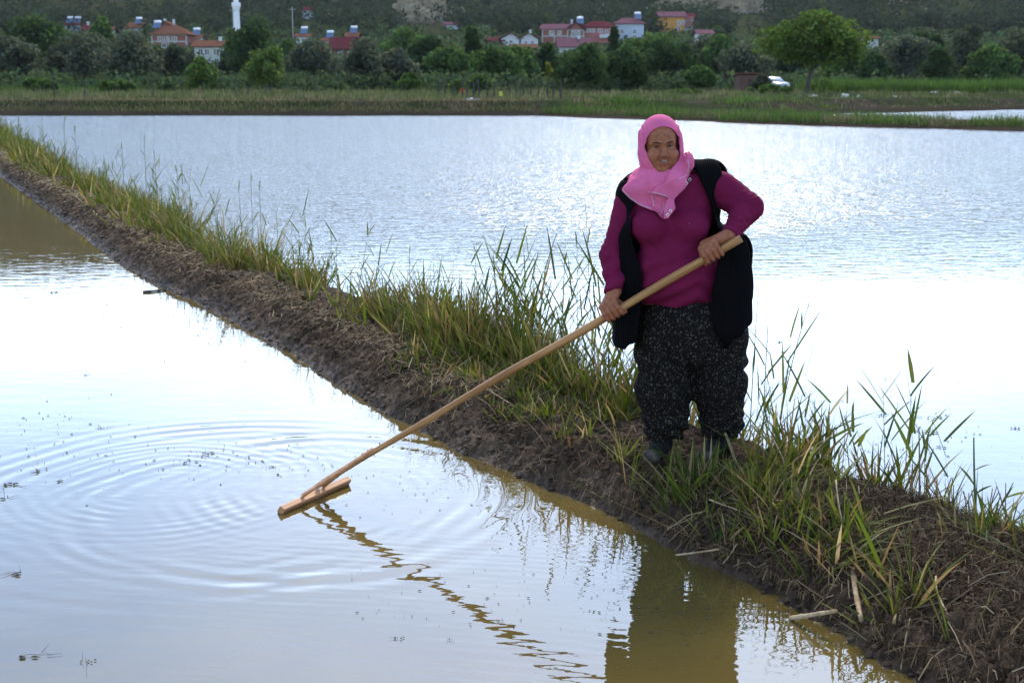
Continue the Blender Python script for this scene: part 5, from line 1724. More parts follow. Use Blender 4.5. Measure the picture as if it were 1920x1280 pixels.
for px, py in ((1287, 344), (1293, 337), (1252, 403), (1257, 396)):
    h_ = hit(px, py, (bv_j, bv_s))
    if h_ is not None:
        mb = MB()
        pts = [h_ + np.array([x, 0, z]) - BASE for x, z in ((0, .008), (.007, .001), (0, -.008), (-.007, -.001), (0, .008))]
        mb.tube(pts, 0.0018, 4, caps=False)
        mb.build('embroidered_motif', M_WHITE_THREAD, jumper_o)

# ---------------------------------------------------------------- wooden rake
def wood_material(name, dark, mid, light, axis):
    m, nt, b = new_mat(name)
    tc = N(nt, 'ShaderNodeTexCoord')
    mp = N(nt, 'ShaderNodeMapping')
    e = Vector(axis).to_track_quat('X', 'Z').inverted().to_euler()
    mp.inputs['Rotation'].default_value = e
    mp2 = N(nt, 'ShaderNodeMapping'); mp2.inputs['Scale'].default_value = (1.2, 22, 22)
    nt.links.new(tc.outputs['Object'], mp.inputs['Vector']); nt.links.new(mp.outputs['Vector'], mp2.inputs['Vector'])
    n1 = N(nt, 'ShaderNodeTexNoise', Scale=2.2, Detail=6, Roughness=0.65, Distortion=0.4)
    nt.links.new(mp2.outputs['Vector'], n1.inputs['Vector'])
    r = ramp(nt, n1.outputs['Fac'], [(0.28, dark), (0.5, mid), (0.72, light)])
    n2 = N(nt, 'ShaderNodeTexNoise', Scale=3.0, Detail=4)
    nt.links.new(tc.outputs['Object'], n2.inputs['Vector'])
    r2 = ramp(nt, n2.outputs['Fac'], [(0.35, (0.72, 0.68, 0.62)), (0.6, (1, 1, 1))])
    mx = N(nt, 'ShaderNodeMixRGB', blend_type='MULTIPLY'); mx.inputs[0].default_value = 1
    nt.links.new(r.outputs['Color'], mx.inputs[1]); nt.links.new(r2.outputs['Color'], mx.inputs[2])
    nt.links.new(mx.outputs['Color'], b.inputs['Base Color'])
    b.inputs['Roughness'].default_value = 0.5
    b.inputs['Specular IOR Level'].default_value = 0.3
    bp = N(nt, 'ShaderNodeBump', Strength=0.3, Distance=0.003)
    nt.links.new(n1.outputs['Fac'], bp.inputs['Height']); nt.links.new(bp.outputs['Normal'], b.inputs['Normal'])
    return m

RB = np.array([ST_BOT[0], ST_BOT[1], 0.0])
rake = empty('wooden_rake', tuple(RB))
tag(rake, 'long pale wooden rake with its head resting in the muddy water', 'rake')
M_HANDLE = wood_material('pale_worn_wood', (0.20, 0.080, 0.024), (0.38, 0.180, 0.060), (0.52, 0.285, 0.110), ST_DIR)
mb = MB()
L_ = np.linalg.norm(ST_TOP - ST_BOT)
side_ = np.cross(ST_DIR, [0, 0, 1.0]); side_ /= np.linalg.norm(side_); upv = np.cross(side_, ST_DIR)
pts, rad = [], []
for k in range(41):
    t = k / 40
    p = ST_BOT + ST_DIR * L_ * t - RB
    p = p + upv * (0.006 * math.sin(t * 5.2) + 0.0025 * math.sin(t * 17)) + side_ * 0.003 * math.sin(t * 11 + 1)
    pts.append(p)
    rad.append(0.0145 + 0.0045 * sstep(0.1, 0.75, t) + 0.0008 * math.sin(t * 31))
rad[0] *= 0.8; rad[-1] *= 0.93
mb.tube(pts, rad, 14)
mb.build('handle', M_HANDLE, rake, True)
A_, B_ = np.array([*G(527, 962)[:2], 0.012]), np.array([*G(652, 908)[:2], 0.020])
ba = (B_ - A_) / np.linalg.norm(B_ - A_)
M_HEAD = wood_material('fresh_wet_wood', (0.28, 0.11, 0.042), (0.48, 0.225, 0.10), (0.62, 0.33, 0.165), ba)
hn = np.cross([0, 0, 1.0], ba); hn /= np.linalg.norm(hn); hu = np.cross(ba, hn)
def beam(a, b, w, h, tilt=0.0, n=2):
    a, b = np.array(a), np.array(b)
    t = (b - a) / np.linalg.norm(b - a)
    s = np.cross([0, 0, 1.0], t); s /= np.linalg.norm(s); u = np.cross(t, s)
    s, u = s * math.cos(tilt) + u * math.sin(tilt), u * math.cos(tilt) - s * math.sin(tilt)
    vs = []
    ch = min(w, h) * 0.16
    prof = [(-w / 2 + ch, -h / 2), (w / 2 - ch, -h / 2), (w / 2, -h / 2 + ch), (w / 2, h / 2 - ch), (w / 2 - ch, h / 2), (-w / 2 + ch, h / 2), (-w / 2, h / 2 - ch), (-w / 2, -h / 2 + ch)]
    for p in (a, b):
        vs += [p + s * x + u * y for x, y in prof]
    m = MB()
    m.add(vs + [a, b], [[k, (k + 1) % 8, 8 + (k + 1) % 8, 8 + k] for k in range(8)], [[16, (k + 1) % 8, k] for k in range(8)] + [[17, 8 + k, 8 + (k + 1) % 8] for k in range(8)])
    return m
beam(A_ - RB, B_ - RB, 0.034, 0.042, 0.6).build('head_bar', M_HEAD, rake)
s0 = ST_BOT + ST_DIR * 0.30 + upv * 0.012
for t0, t1, w in ((0.30, 0.36, 0.020), (0.62, 0.30, 0.018)):
    q = A_ + (B_ - A_) * t0 + np.array([0, 0, 0.026])
    beam(q - RB, ST_BOT + ST_DIR * t1 + upv * 0.016 - RB, 0.020, 0.014, 0.3).build('brace', M_HEAD, rake)
M_NAIL = flat_mat('rusty_iron', (0.06, 0.035, 0.025), rough=0.6)
for t in (0.30, 0.33, 0.40):
    p = ST_BOT + ST_DIR * t + upv * 0.016 - RB
    nl = MB(); nl.tube([p, p + upv * 0.012], 0.003, 6); nl.build('nail', M_NAIL, rake)

# ================================================================ grass, reeds and litter
def blades(base, h, w, az, lean, bend, tint, seg=4, twist=None):
    """ribbon blades: returns verts, quads, tris, colours"""
    n = len(base)
    dirv = np.stack([np.cos(az), np.sin(az), np.zeros(n)], 1)
    tw = az + math.pi / 2 + (0 if twist is None else twist)
    side = np.stack([np.cos(tw), np.sin(tw), np.zeros(n)], 1)
    vs = []
    for k in range(seg):
        t = k / seg
        hor = h * (lean * t + bend * t * t)
        ver = h * t * (1 - 0.35 * bend * t) * np.sqrt(np.maximum(0.05, 1 - np.minimum(lean, .95) ** 2 * 0.5))
        c = base + dirv * hor[:, None] + np.array([0, 0, 1.0]) * ver[:, None]
        ww = (w * (0.75 + 0.5 * t if t < 0.4 else (1 - t) ** 0.6 * 1.28) * 0.5)[:, None]
        vs += [c - side * ww, c + side * ww]
    t = 1.0
    hor = h * (lean + bend); ver = h * (1 - 0.35 * bend) * np.sqrt(np.maximum(0.05, 1 - np.minimum(lean, .95) ** 2 * 0.5))
    vs.append(base + dirv * hor[:, None] + np.array([0, 0, 1.0]) * ver[:, None])
    m = 2 * seg + 1
    V = np.stack(vs, 1).reshape(-1, 3)
    o = np.arange(n)[:, None] * m
    q = np.concatenate([o + np.array([[2 * k, 2 * k + 1, 2 * k + 3, 2 * k + 2]]) for k in range(seg - 1)])
    tr = o + np.array([[2 * seg - 2, 2 * seg - 1, 2 * seg]])
    return V, q, tr, np.repeat(tint, m, 0)

class Blades:
    def __init__(s): s.V, s.q, s.t, s.c, s.n = [], [], [], [], 0
    def add(s, V, q, t, c):
        s.V.append(V); s.q.append(q + s.n); s.t.append(t + s.n); s.c.append(c); s.n += len(V)
    def build(s, name, mat):
        return link(name, np_mesh(name, np.concatenate(s.V), [np.concatenate(s.q), np.concatenate(s.t)], colors=np.concatenate(s.c)), mat)

GRASS = leaf_mat('grass_blade', trans=0.42, rough=0.6, spec=0.12)
STRAW = tint_mat('dry_straw', rough=0.75)
PAL = np.array([(0.074, 0.098, 0.014), (0.102, 0.120, 0.019), (0.050, 0.070, 0.012), (0.130, 0.136, 0.027), (0.092, 0.088, 0.024)])
DRY = np.array([(0.30, 0.205, 0.090), (0.22, 0.140, 0.062), (0.38, 0.28, 0.135), (0.15, 0.095, 0.045)])

def pick(rng, n, dry):
    c = PAL[rng.integers(0, len(PAL), n)] * (0.7 + 0.6 * rng.random((n, 1)))
    m = rng.random(n) < dry
    c[m] = DRY[rng.integers(0, len(DRY), m.sum())] * (0.6 + 0.5 * rng.random((m.sum(), 1)))
    return c

rng = np.random.default_rng(77)
def tuft_field(y0, y1, per_m, p_mu, p_sd, h_mu, h_sd, nb, wid, dry, lean, seg, p_lo=0.05, p_hi=1.05, patch=0.0, spread=0.035, avoid=None):
    n = int((y1 - y0) * per_m)
    ty = y0 + (y1 - y0) * rng.random(n)
    tp = p_mu + p_sd * rng.normal(size=n)
    k = (tp > p_lo) & (tp < p_hi)
    if patch: k &= fbm(ty * 1.5, tp * 2.2 + 7, octs=2, seed=91) > patch
    tx = dike_xy(ty, tp)
    if avoid is not None: k &= ~avoid(tx, ty, tp)
    tx, ty, tp = tx[k], ty[k], tp[k]
    n = len(tx)
    th = np.abs(h_mu + h_sd * rng.normal(size=n)) * (0.75 + 0.5 * (fbm(ty * 0.9, tp * 0 + 3, octs=2, seed=92) + 0.5))
    rep = rng.integers(max(2, nb // 2), nb * 3 // 2 + 1, n)
    idx = np.repeat(np.arange(n), rep); m = len(idx)
    sp = spread * np.maximum(1, ty[idx] / 12)
    bx = tx[idx] + sp * rng.normal(size=m); by = ty[idx] + sp * rng.normal(size=m)
    bz = dike_h(bx, by, detail=False) - 0.012
    ok = bz > -0.05
    bx, by, bz, idx = bx[ok], by[ok], bz[ok], idx[ok]; m = len(bx)
    h = th[idx] * (0.45 + 0.75 * rng.random(m))
    w = wid * (0.5 + 1.5 * rng.random(m) ** 1.6) * np.maximum(1, by / 14)
    az = np.arctan2(by - ty[idx], bx - tx[idx]) + 0.8 * rng.normal(size=m)
    ln = np.abs(lean * rng.normal(size=m)) + 0.04
    bd = np.abs(0.30 * rng.normal(size=m))
    return blades(np.stack([bx, by, bz], 1), h, w, az, ln, bd, pick(rng, m, dry), seg, twist=rng.normal(0, 0.9, m))

fx0, fy0 = BASE[0], BASE[1]
def near_feet(x, y, p): return (np.abs(x - fx0) < 0.24) & (y > 5.58) & (y < 6.05)
GB = Blades()
# far stretch to the left, then nearer and nearer
GB.add(*tuft_field(22, 74, 17, .66, .19, .30, .11, 20, .012, .22, .34, 3, .34, patch=-.45))
GB.add(*tuft_field(10.5, 22, 40, .70, .17, .27, .12, 17, .0105, .26, .36, 3, .36, patch=-.38))
GB.add(*tuft_field(7.0, 10.5, 70, .74, .16, .26, .11, 14, .0105, .30, .36, 4, .36, patch=-.35))
GB.add(*tuft_field(5.95, 6.8, 50, .88, .09, .30, .12, 9, .0105, .34, .26, 4, .60, avoid=near_feet))
GB.add(*tuft_field(6.75, 8.6, 120, .86, .11, .47, .14, 11, .0110, .36, .22, 4, .50))
GB.add(*tuft_field(8.4, 10, 70, .84, .11, .42, .12, 11, .0105, .32, .24, 4, .50))
GB.add(*tuft_field(5.5, 8.2, 110, .52, .17, .19, .07, 10, .0105, .24, .52, 4, .18, patch=-.25, avoid=near_feet))
# right of her, and the near right end
GB.add(*tuft_field(5.35, 5.95, 38, .84, .10, .19, .08, 10, .0105, .26, .34, 4, .62, avoid=near_feet))
GB.add(*tuft_field(4.3, 5.7, 95, .30, .18, .14, .06, 8, .0105, .25, .65, 4, .06, patch=-.15, avoid=near_feet))
GB.add(*tuft_field(3.2, 5.3, 34, .93, .07, .15, .05, 12, .0065, .35, .40, 4, .75))
GB.add(*tuft_field(3.2, 5.2, 70, .48, .26, .14, .05, 9, .0085, .30, .75, 4, .04, patch=-.12))
GB.add(*tuft_field(5.2, 5.75, 50, .22, .12, .14, .04, 10, .0085, .25, .6, 4, .05))
tag(GB.build('dike_grass', GRASS), 'green grass growing along the mud dike', 'grass', kind='stuff')

# young reed shoots with broad leaves standing out of the grass, too many to count
RBL = Blades()
def reed_field(y0, y1, per_m, p_mu, p_sd, h_mu, h_sd, wid=.014, dry=.10):
    n = int((y1 - y0) * per_m)
    ty = y0 + (y1 - y0) * rng.random(n); tp = np.clip(p_mu + p_sd * rng.normal(size=n), .2, 1.02); tx = dike_xy(ty, tp)
    k = ~near_feet(tx, ty, tp); tx, ty = tx[k], ty[k]; n = len(tx)
    b = np.stack([tx, ty, dike_h(tx, ty, False) - .01], 1)
    h = np.clip(h_mu + h_sd * rng.normal(size=n), .08, .8)
    az = rng.random(n) * 6.28; ln = np.abs(.10 * rng.normal(size=n)); bd = np.abs(.06 * rng.normal(size=n))
    RBL.add(*blades(b, h, np.full(n, .0045) * np.maximum(1, ty / 14), az, ln, bd, pick(rng, n, dry + .25), 4))
    d0 = np.stack([np.cos(az), np.sin(az), 0 * az], 1)
    for k in range(4):
        t = .38 + .17 * k + .05 * rng.random(n)
        c = b + d0 * (h * (ln * t + bd * t * t))[:, None] + np.array([0, 0, 1]) * (h * t)[:, None]
        a2 = az + k * math.pi + rng.normal(0, .8, n)
        keep = rng.random(n) < .85
        m = keep.sum()
        RBL.add(*blades(c[keep], (h * (.30 + .18 * rng.random(n)))[keep], (wid * (.6 + .6 * rng.random(n)) * np.maximum(1, ty / 14))[keep], a2[keep], (.35 + .4 * rng.random(n))[keep], (.15 * rng.random(n))[keep], pick(rng, m, dry * .5) * .9, 4, twist=rng.normal(0, .7, m)))
reed_field(12, 60, 9, .80, .10, .42, .12, .010)
reed_field(7.6, 12, 13, .84, .10, .34, .10, .012)
reed_field(6.8, 8.6, 75, .91, .07, .56, .15, .016)
reed_field(5.95, 6.8, 26, .92, .07, .46, .16, .016)
reed_field(5.3, 5.9, 30, .88, .08, .34, .14, .018)
reed_field(3.3, 5.3, 9, .95, .05, .22, .08, .012, .3)
tag(RBL.build('reed_shoots', GRASS), 'young reed shoots standing among the dike grass', 'reeds', kind='stuff')

# straw, stalks and root litter lying on the mud
def litter(n, y0, y1, pf, lmin, lmax, wid, pal, seed, lift=.006, tilt=.22):
    r = np.random.default_rng(seed)
    y = y0 * (y1 / y0) ** r.random(n); p = pf(r, n); x = dike_xy(y, p)
    L = (lmin + (lmax - lmin) * r.random(n) ** 2.5) * np.maximum(1, y / 12)
    az = r.random(n) * 6.283
    dx, dy = np.cos(az), np.sin(az)
    ax, ay, bx, by = x - dx * L / 2, y - dy * L / 2, x + dx * L / 2, y + dy * L / 2
    az_, bz_ = dike_h(ax, ay) , dike_h(bx, by)
    mz_ = np.maximum((az_ + bz_) / 2, dike_h(x, y))
    A = np.stack([ax, ay, np.maximum(az_, .0) + lift * r.random(n) + np.abs(tilt * L * r.normal(size=n)) * .3], 1)
    Bp = np.stack([bx, by, np.maximum(bz_, .0) + lift * r.random(n)], 1)
    Mp = np.stack([x, y, np.maximum(mz_, .0) + lift * (.5 + r.random(n))], 1)
    w = wid * (.5 + r.random(n)) * np.maximum(1, y / 10)
    up = np.array([0, 0, 1.0])
    side = np.stack([-dy, dx, 0 * dx], 1)
    ring_ = []
    for c in (A, Mp, Bp):
        ring_ += [c - side * w[:, None], c + side * w[:, None], c + up * w[:, None] * 1.1]
    V = np.stack(ring_, 1).reshape(-1, 3)
    o = np.arange(n)[:, None] * 9
    q = np.concatenate([o + np.array([[s + a, s + b, s + 3 + b, s + 3 + a]]) for s in (0, 3) for a, b in ((0, 1), (1, 2), (2, 0))])
    c = pal[r.integers(0, len(pal), n)] * (.55 + .75 * r.random((n, 1)))
    return V, q, np.repeat(c, 9, 0)
class Lit(Blades):
    def addq(s, V, q, c): s.V.append(V); s.q.append(q + s.n); s.c.append(c); s.n += len(V)
    def build(s, name, mat): return link(name, np_mesh(name, np.concatenate(s.V), np.concatenate(s.q), colors=np.concatenate(s.c)), mat)
LT = Lit()
BRN = np.array([(.085, .050, .028), (.125, .078, .042), (.055, .034, .021), (.18, .115, .06)])
TAN = np.array([(.38, .245, .125), (.29, .175, .085), (.47, .33, .18), (.20, .12, .06)])
LT.addq(*litter(9500, 7.2, 40, lambda r, n: np.clip(.38 + .10 * r.normal(size=n), .06, .7), .02, .16, .0020, TAN, 1))
LT.addq(*litter(2200, 7.6, 30, lambda r, n: .05 + .4 * r.random(n), .02, .14, .0022, BRN, 2))
LT.addq(*litter(3000, 7.6, 34, lambda r, n: np.clip(.38 + .16 * r.normal(size=n), .03, .7), .02, .10, .0018, BRN * .8, 6))
LT.addq(*litter(5200, 5.2, 8.2, lambda r, n: np.clip(.42 + .22 * r.normal(size=n), .03, 1.0), .015, .11, .0014, np.concatenate([TAN * .7, BRN, BRN * .7]), 3))
LT.addq(*litter(15000, 3.4, 5.7, lambda r, n: np.clip(.5 + .28 * r.normal(size=n), .03, 1.04), .012, .09, .0014, np.concatenate([BRN * .7, BRN * .6, BRN, BRN, TAN * .6]), 4, .022, .5))
LT.addq(*litter(240, 3.6, 6.2, lambda r, n: np.clip(.45 + .28 * r.normal(size=n), .03, 1.04), .06, .24, .0021, TAN * .7, 5, .03, .6))
tag(LT.build('straw_litter', STRAW), 'dry straw and root litter strewn over the mud dike', 'straw', kind='stuff')

# upright dead stubble at the near right end
SB = Lit()
n = 120
sy = np.concatenate([4.35 + 1.1 * rng.random(80), 5.4 + 2.2 * rng.random(40)]); sp_ = np.clip(.93 + .06 * rng.normal(size=n), .7, 1.04); sx_ = dike_xy(sy, sp_)
V_, Q_, C_ = [], [], []
for k in range(n):
    b = np.array([sx_[k], sy[k], float(dike_h(np.array([sx_[k]]), np.array([sy[k]]), False)[0]) - .02])
    e = b + np.array([.05 * rng.normal(), .05 * rng.normal(), .06 + .17 * rng.random()])
    m = MB(); m.tube([b, (b + e) / 2 + .008 * rng.normal(size=3), e], [.0028, .0026, .002], 4, caps=False)
    SB.addq(np.concatenate(m.v), np.concatenate(m.f4), np.tile((TAN if rng.random() < .45 else BRN)[rng.integers(0, 4)] * (.6 + .5 * rng.random()), (m.n, 1)))
tag(SB.build('reed_stubble', STRAW), 'thin dead reed stubble standing along the dike edge', 'stubble', kind='stuff')

# ---------------------------------------------------------------- single reeds that stand out
def leaf_mesh(p, d, L, w, col_, droop=0.15, fold=0.25, seed=0):
    d = d / np.linalg.norm(d)
    s = np.cross(d, [0, 0, 1.0])
    if np.linalg.norm(s) < .05: s = np.array([1.0, 0, 0])
    s /= np.linalg.norm(s); a = seed * 1.3
    u = np.cross(s, d)
    s2 = s * math.cos(a) + u * math.sin(a)
    u2 = np.cross(s2, d)
    vs = []
    for k in range(7):
        t = k / 6
        c = p + d * L * t - np.array([0, 0, 1.0]) * droop * L * t * t
        ww = w / 2 * (0.35 + 1.3 * t if t < .4 else .87 * ((1 - t) / .6) ** .7 + .01)
        vs += [c - s2 * ww + u2 * ww * fold, c, c + s2 * ww + u2 * ww * fold]
    q = [[3 * k + a_, 3 * k + a_ + 1, 3 * k + a_ + 4, 3 * k + a_ + 3] for k in range(6) for a_ in (0, 1)]
    return np_mesh('leaf', vs, np.array(q), True, np.tile(col_, (len(vs), 1)))

def reed(bpx, bpy, tpx, tpy, label, leaves, stem_c=(.10, .14, .05), dead=False, name='reed', bend=0.0, r=.0032, zb=.17, seed=0):
    b = G(bpx, bpy, zb); Y = b[1]
    b[2] = float(dike_h(np.array([b[0]]), np.array([b[1]]), False)[0]) - .02
    t = W(tpx, tpy, Y) - b
    root = tag(empty(name, tuple(b)), label, 'reed', 'single reeds on the dike')
    H_ = np.linalg.norm(t)
    rg = np.random.default_rng(300 + seed)
    f = lambda k: t * k + np.array([bend * H_ * math.sin(math.pi * k), .02 * H_ * math.sin(3 * k), 0])
    n = 9; pts = [f(k / n) for k in range(n + 1)]
    sc_ = max(1, Y / 12)
    m = MB(); m.tube(pts, [r * sc_ * (1.15 - .6 * k / n) for k in range(n + 1)], 6)
    me = m.mesh('stem', True, np.tile(np.array(stem_c), (m.n, 1)))
    link('stem', me, STRAW if dead else GRASS, root)
    for (k, sx, up, L, w) in leaves:
        d = np.array([sx, rg.normal(0, .25), up])
        c = PAL[rg.integers(0, 4)] * (.75 + .35 * rg.random())
        if dead: c = DRY[rg.integers(0, 4)] * .8
        lm = leaf_mesh(f(k), d, L * sc_ ** .6, w * sc_, c, .10 + .15 * rg.random(), .3, rg.normal(0, .5))
        link('leaf', lm, GRASS, root)
    return root

LV2 = [(.55, .5, .9, .16, .014), (.75, -.45, .9, .15, .013), (.95, .1, 1, .14, .012)]
LV4 = [(.35, -.6, .8, .20, .016), (.5, .6, .8, .20, .017), (.66, -.5, .9, .19, .016), (.82, .45, 1, .17, .015), (.97, -.08, 1, .15, .012)]
reed(668, 560, 690, 440, 'uprooted reed with three fanned leaves standing over the pond', [(.98, -.40, .85, .12, .016), (.98, .05, 1, .16, .016), (.98, .45, .9, .16, .015), (.80, .85, .35, .09, .018)], (.12, .10, .06), seed=1)
reed(1118, 640, 1098, 380, 'tallest leafy reed just left of the woman', [(.45, -.5, .75, .16, .017), (.62, .35, .95, .20, .018), (.74, -.9, .85, .26, .010), (.80, .12, 1, .18, .012)], seed=2)
reed(1085, 640, 1082, 455, 'leafy reed left of the tallest one beside the woman', LV4, seed=3)
reed(1052, 640, 1060, 450, 'broad-leaved reed third from the woman on her left', [(.55, -.2, 1, .12, .02), (.85, .15, 1, .11, .02), (.7, .5, .8, .10, .014)], seed=4)
reed(1004, 640, 1000, 520, 'shorter reed shoot in the clump left of the woman', LV2, seed=5)
reed(768, 600, 768, 470, 'slim reed with one leaf near the middle of the dike', [(.80, -.12, 1, .07, .016), (.95, .08, 1, .09, .010)], seed=6)
reed(822, 620, 812, 490, 'dark slanting reed right of the slim one-leaf reed', [(.5, -.5, .8, .14, .012), (.7, .5, .9, .12, .012)], seed=7)
reed(862, 620, 818, 505, 'reed leaf leaning left in the middle of dike', [(.6, .55, .8, .12, .012), (.9, -.6, .7, .09, .012)], seed=8)
reed(905, 620, 890, 475, 'thin tall reed in the middle clump', [(.6, .4, .9, .15, .011), (.8, -.3, 1, .10, .011)], seed=9)
reed(1408, 740, 1422, 545, 'reed with one long broad blade touching the waistcoat edge', [(.55, .06, 1, .20, .020), (.4, -.4, .9, .13, .015)], seed=10)
reed(1455, 800, 1518, 566, 'tall slanting reed right of the woman', [(.62, -.5, .85, .14, .013), (.86, -.05, 1, .12, .014), (.95, .35, .8, .08, .010), (.45, .8, .7, .18, .016)], bend=-.03, seed=11)
reed(1432, 800, 1440, 610, 'dark bare-topped reed just right of the trousers', [(.5, .5, .8, .18, .014), (.3, -.5, .8, .14, .014)], (.06, .06, .03), seed=12)
reed(1500, 850, 1595, 775, 'low reed with long leaf pointing right over the pond', [(.5, .75, .55, .24, .018), (.3, -.4, .9, .14, .014)], seed=13, zb=.18)
reed(1672, 945, 1640, 880, 'short reed with a wide arching blade pointing up left', [(.9, -.75, .75, .20, .026), (.5, .5, .8, .13, .014)], seed=14, zb=.12)
reed(1828, 1020, 1826, 820, 'upright green reed stump second from the right edge', [(.45, -.5, .8, .13, .013), (.62, .9, .5, .09, .013), (.35, .6, .8, .10, .013)], (.12, .17, .05), r=.0052, zb=.10, seed=15)
reed(1850, 1010, 1900, 905, 'reed at the right edge with blade pointing right', [(.7, .75, .65, .15, .018), (.5, .4, .9, .14, .013)], zb=.10, seed=16)
for k, (bx, by, tx, ty, lb) in enumerate(((1722, 975, 1723, 800, 'thick dead brown stalk standing at the near right edge'), (1736, 985, 1736, 870, 'dead stalk right of the thick brown one'), (1712, 965, 1698, 860, 'dead stalk leaning left of the thick brown one'),
                                          (1780, 1000, 1778, 915, 'short dead stalk midway to the right edge'), (1880, 1050, 1886, 905, 'thin dead stalk near the right edge'), (1795, 1040, 1765, 950, 'bent pale dead stalk leaning left'))):
    reed(bx, by, tx, ty, lb, [], (.20, .12, .065) if k != 5 else (.34, .25, .15), True, 'dead_stalk', .01, .0042 if k == 0 else .003, .10, 40 + k)
for k, (bx, by, tx, ty, lb, lv) in enumerate((
    (455, 440, 447, 350, 'slim reed leftmost of three above the far dike bend', LV2), (473, 440, 470, 335, 'tallest of three slim reeds above the far dike bend', LV2), (489, 440, 486, 350, 'slim reed rightmost of three above the far dike bend', LV2),
    (522, 465, 518, 398, 'reed shoot right of the three slim reeds', LV2), (610, 540, 622, 450, 'leafy reed leaning right, left of the uprooted one', LV4), (560, 500, 574, 425, 'leafy reed between the slim trio and uprooted reed', LV4),
    (272, 340, 270, 262, 'tall reed on the far left stretch of dike', LV2), (230, 325, 228, 275, 'short reed on the far left stretch of dike', LV2), (143, 300, 140, 245, 'reed far left with flag-like top leaf', LV2), (118, 290, 120, 225, 'tall thin reed far left on dike', LV2), (80, 280, 78, 228, 'small reed second from the left edge', LV2), (28, 270, 34, 230, 'small leaning reed at the left edge', LV2),
    (292, 345, 290, 296, 'reed right of the tall one on far left stretch', LV4), (335, 370, 332, 322, 'leafy reed halfway along the left stretch', LV4))):
    reed(bx, by, tx, ty, lb, lv, seed=60 + k)

# ---------------------------------------------------------------- loose canes and stalks
M_CANE = noise_mat('bleached_cane', [(.3, (.20, .12, .06)), (.55, (.40, .28, .16)), (.75, (.50, .38, .25))], scale=18, rough=.85, spec=.03, bump=.3, stretch=(1, 1, 1))
def cane(p, q, r, label, name='cane', mat=None, jog=.01, nodes=True):
    p, q = np.array(p), np.array(q)
    d = q - p; L = np.linalg.norm(d)
    s = np.cross(d, [0, 0, 1.0]); s /= np.linalg.norm(s) + 1e-9
    pts, rad = [], []
    for k in range(13):
        t = k / 12
        pts.append(d * t + s * jog * math.sin(t * 4)); rad.append(r * (1.0 - .2 * t) * (1.18 if nodes and k in (3, 8) else 1))
    m = MB(); m.tube(pts, rad, 8)
    return tag(m.build(name, mat or M_CANE, None, True, tuple(p)), label, 'cane', 'loose canes on the dike')
def surf(px, py, lift=.01, z=.12):
    for _ in range(6):
        g = G(px, py, z); z = max(0, float(dike_h(np.array([g[0]]), np.array([g[1]]))[0])) + lift
    return G(px, py, z)
cane(surf(1600, 1062, .03), surf(1613, 1162, .02), .0105, 'thick bleached cane lying upright on the bank at bottom right', jog=.004)
cane(surf(1482, 1158, .006), surf(1568, 1145, .02), .009, 'pale cane half in the water left of the thick one', jog=.003)
cane(surf(1330, 936, .04), surf(1512, 998, .05), .0042, 'long straight tan stalk lying across the near bank', 'stalk')
cane(surf(1268, 1040, .012), surf(1345, 1030, .03), .004, 'brown stalk poking from bank over the water', 'stalk')
cane(surf(1566, 925, .05) + np.array([0, 0, .06]), surf(1598, 1050, .02), .0036, 'tan stalk leaning against the heap at lower right', 'stalk')
cane(surf(1755, 1080, .02), surf(1772, 1150, .02), .0040, 'short tan stalk near the bottom right corner', 'stalk')
cane(surf(860, 690, .05), surf(960, 760, .03), .0030, 'thin straw stalk crossing the grass behind the rake handle', 'stalk')
cane(surf(1040, 700, .10), surf(1062, 812, .02), .0030, 'straw stalk slanting below the rake handle', 'stalk')
cane(surf(1335, 795, .09), surf(1352, 905, .02), .0030, 'straw stalk standing between her shoes', 'stalk')
cane(surf(268, 547, .01), surf(312, 543, .01), .010, 'dark stick lying at the waterline on the left', 'stick', BARK)

# ---------------------------------------------------------------- things floating on the water
M_FLOAT = noise_mat('sodden_plant_matter', [(.3, (.028, .021, .016)), (.7, (.10, .075, .05))], scale=60, rough=.7)
def scrap(px, py, size, label, seed, twigs=3, tall=0.0):
    g = G(px, py, 0.004); r = np.random.default_rng(500 + seed)
    m = MB()
    for k in range(5):
        c = np.array([r.normal(0, size * .45), r.normal(0, size * .35), size * .015])
        a = r.random() * 6.28; L = size * (.25 + .3 * r.random())
        pts = [c + np.array([math.cos(a), math.sin(a), 0]) * L * (t - .5) + np.array([0, 0, size * .02 * math.sin(t * 3.1)]) for t in (0, .33, .66, 1)]
        m.tube(pts, [size * .02, size * .06, size * .055, size * .015], 6)
    for k in range(twigs):
        a = r.random() * 6.28; c = np.array([r.normal(0, size * .4), r.normal(0, size * .3), size * .01])
        e = c + np.array([math.cos(a), math.sin(a) * .8, .03 + .25 * (k == 0) + tall * 2]) * size * (.7 + .6 * r.random())
        m.tube([c, (c + e) / 2 + r.normal(0, size * .04, 3), e], [size * .022, size * .018, size * .008], 5)
    return tag(m.build('floating_scrap', M_FLOAT, None, True, tuple(g)), label, 'plant scrap', 'plant scraps floating on the water')
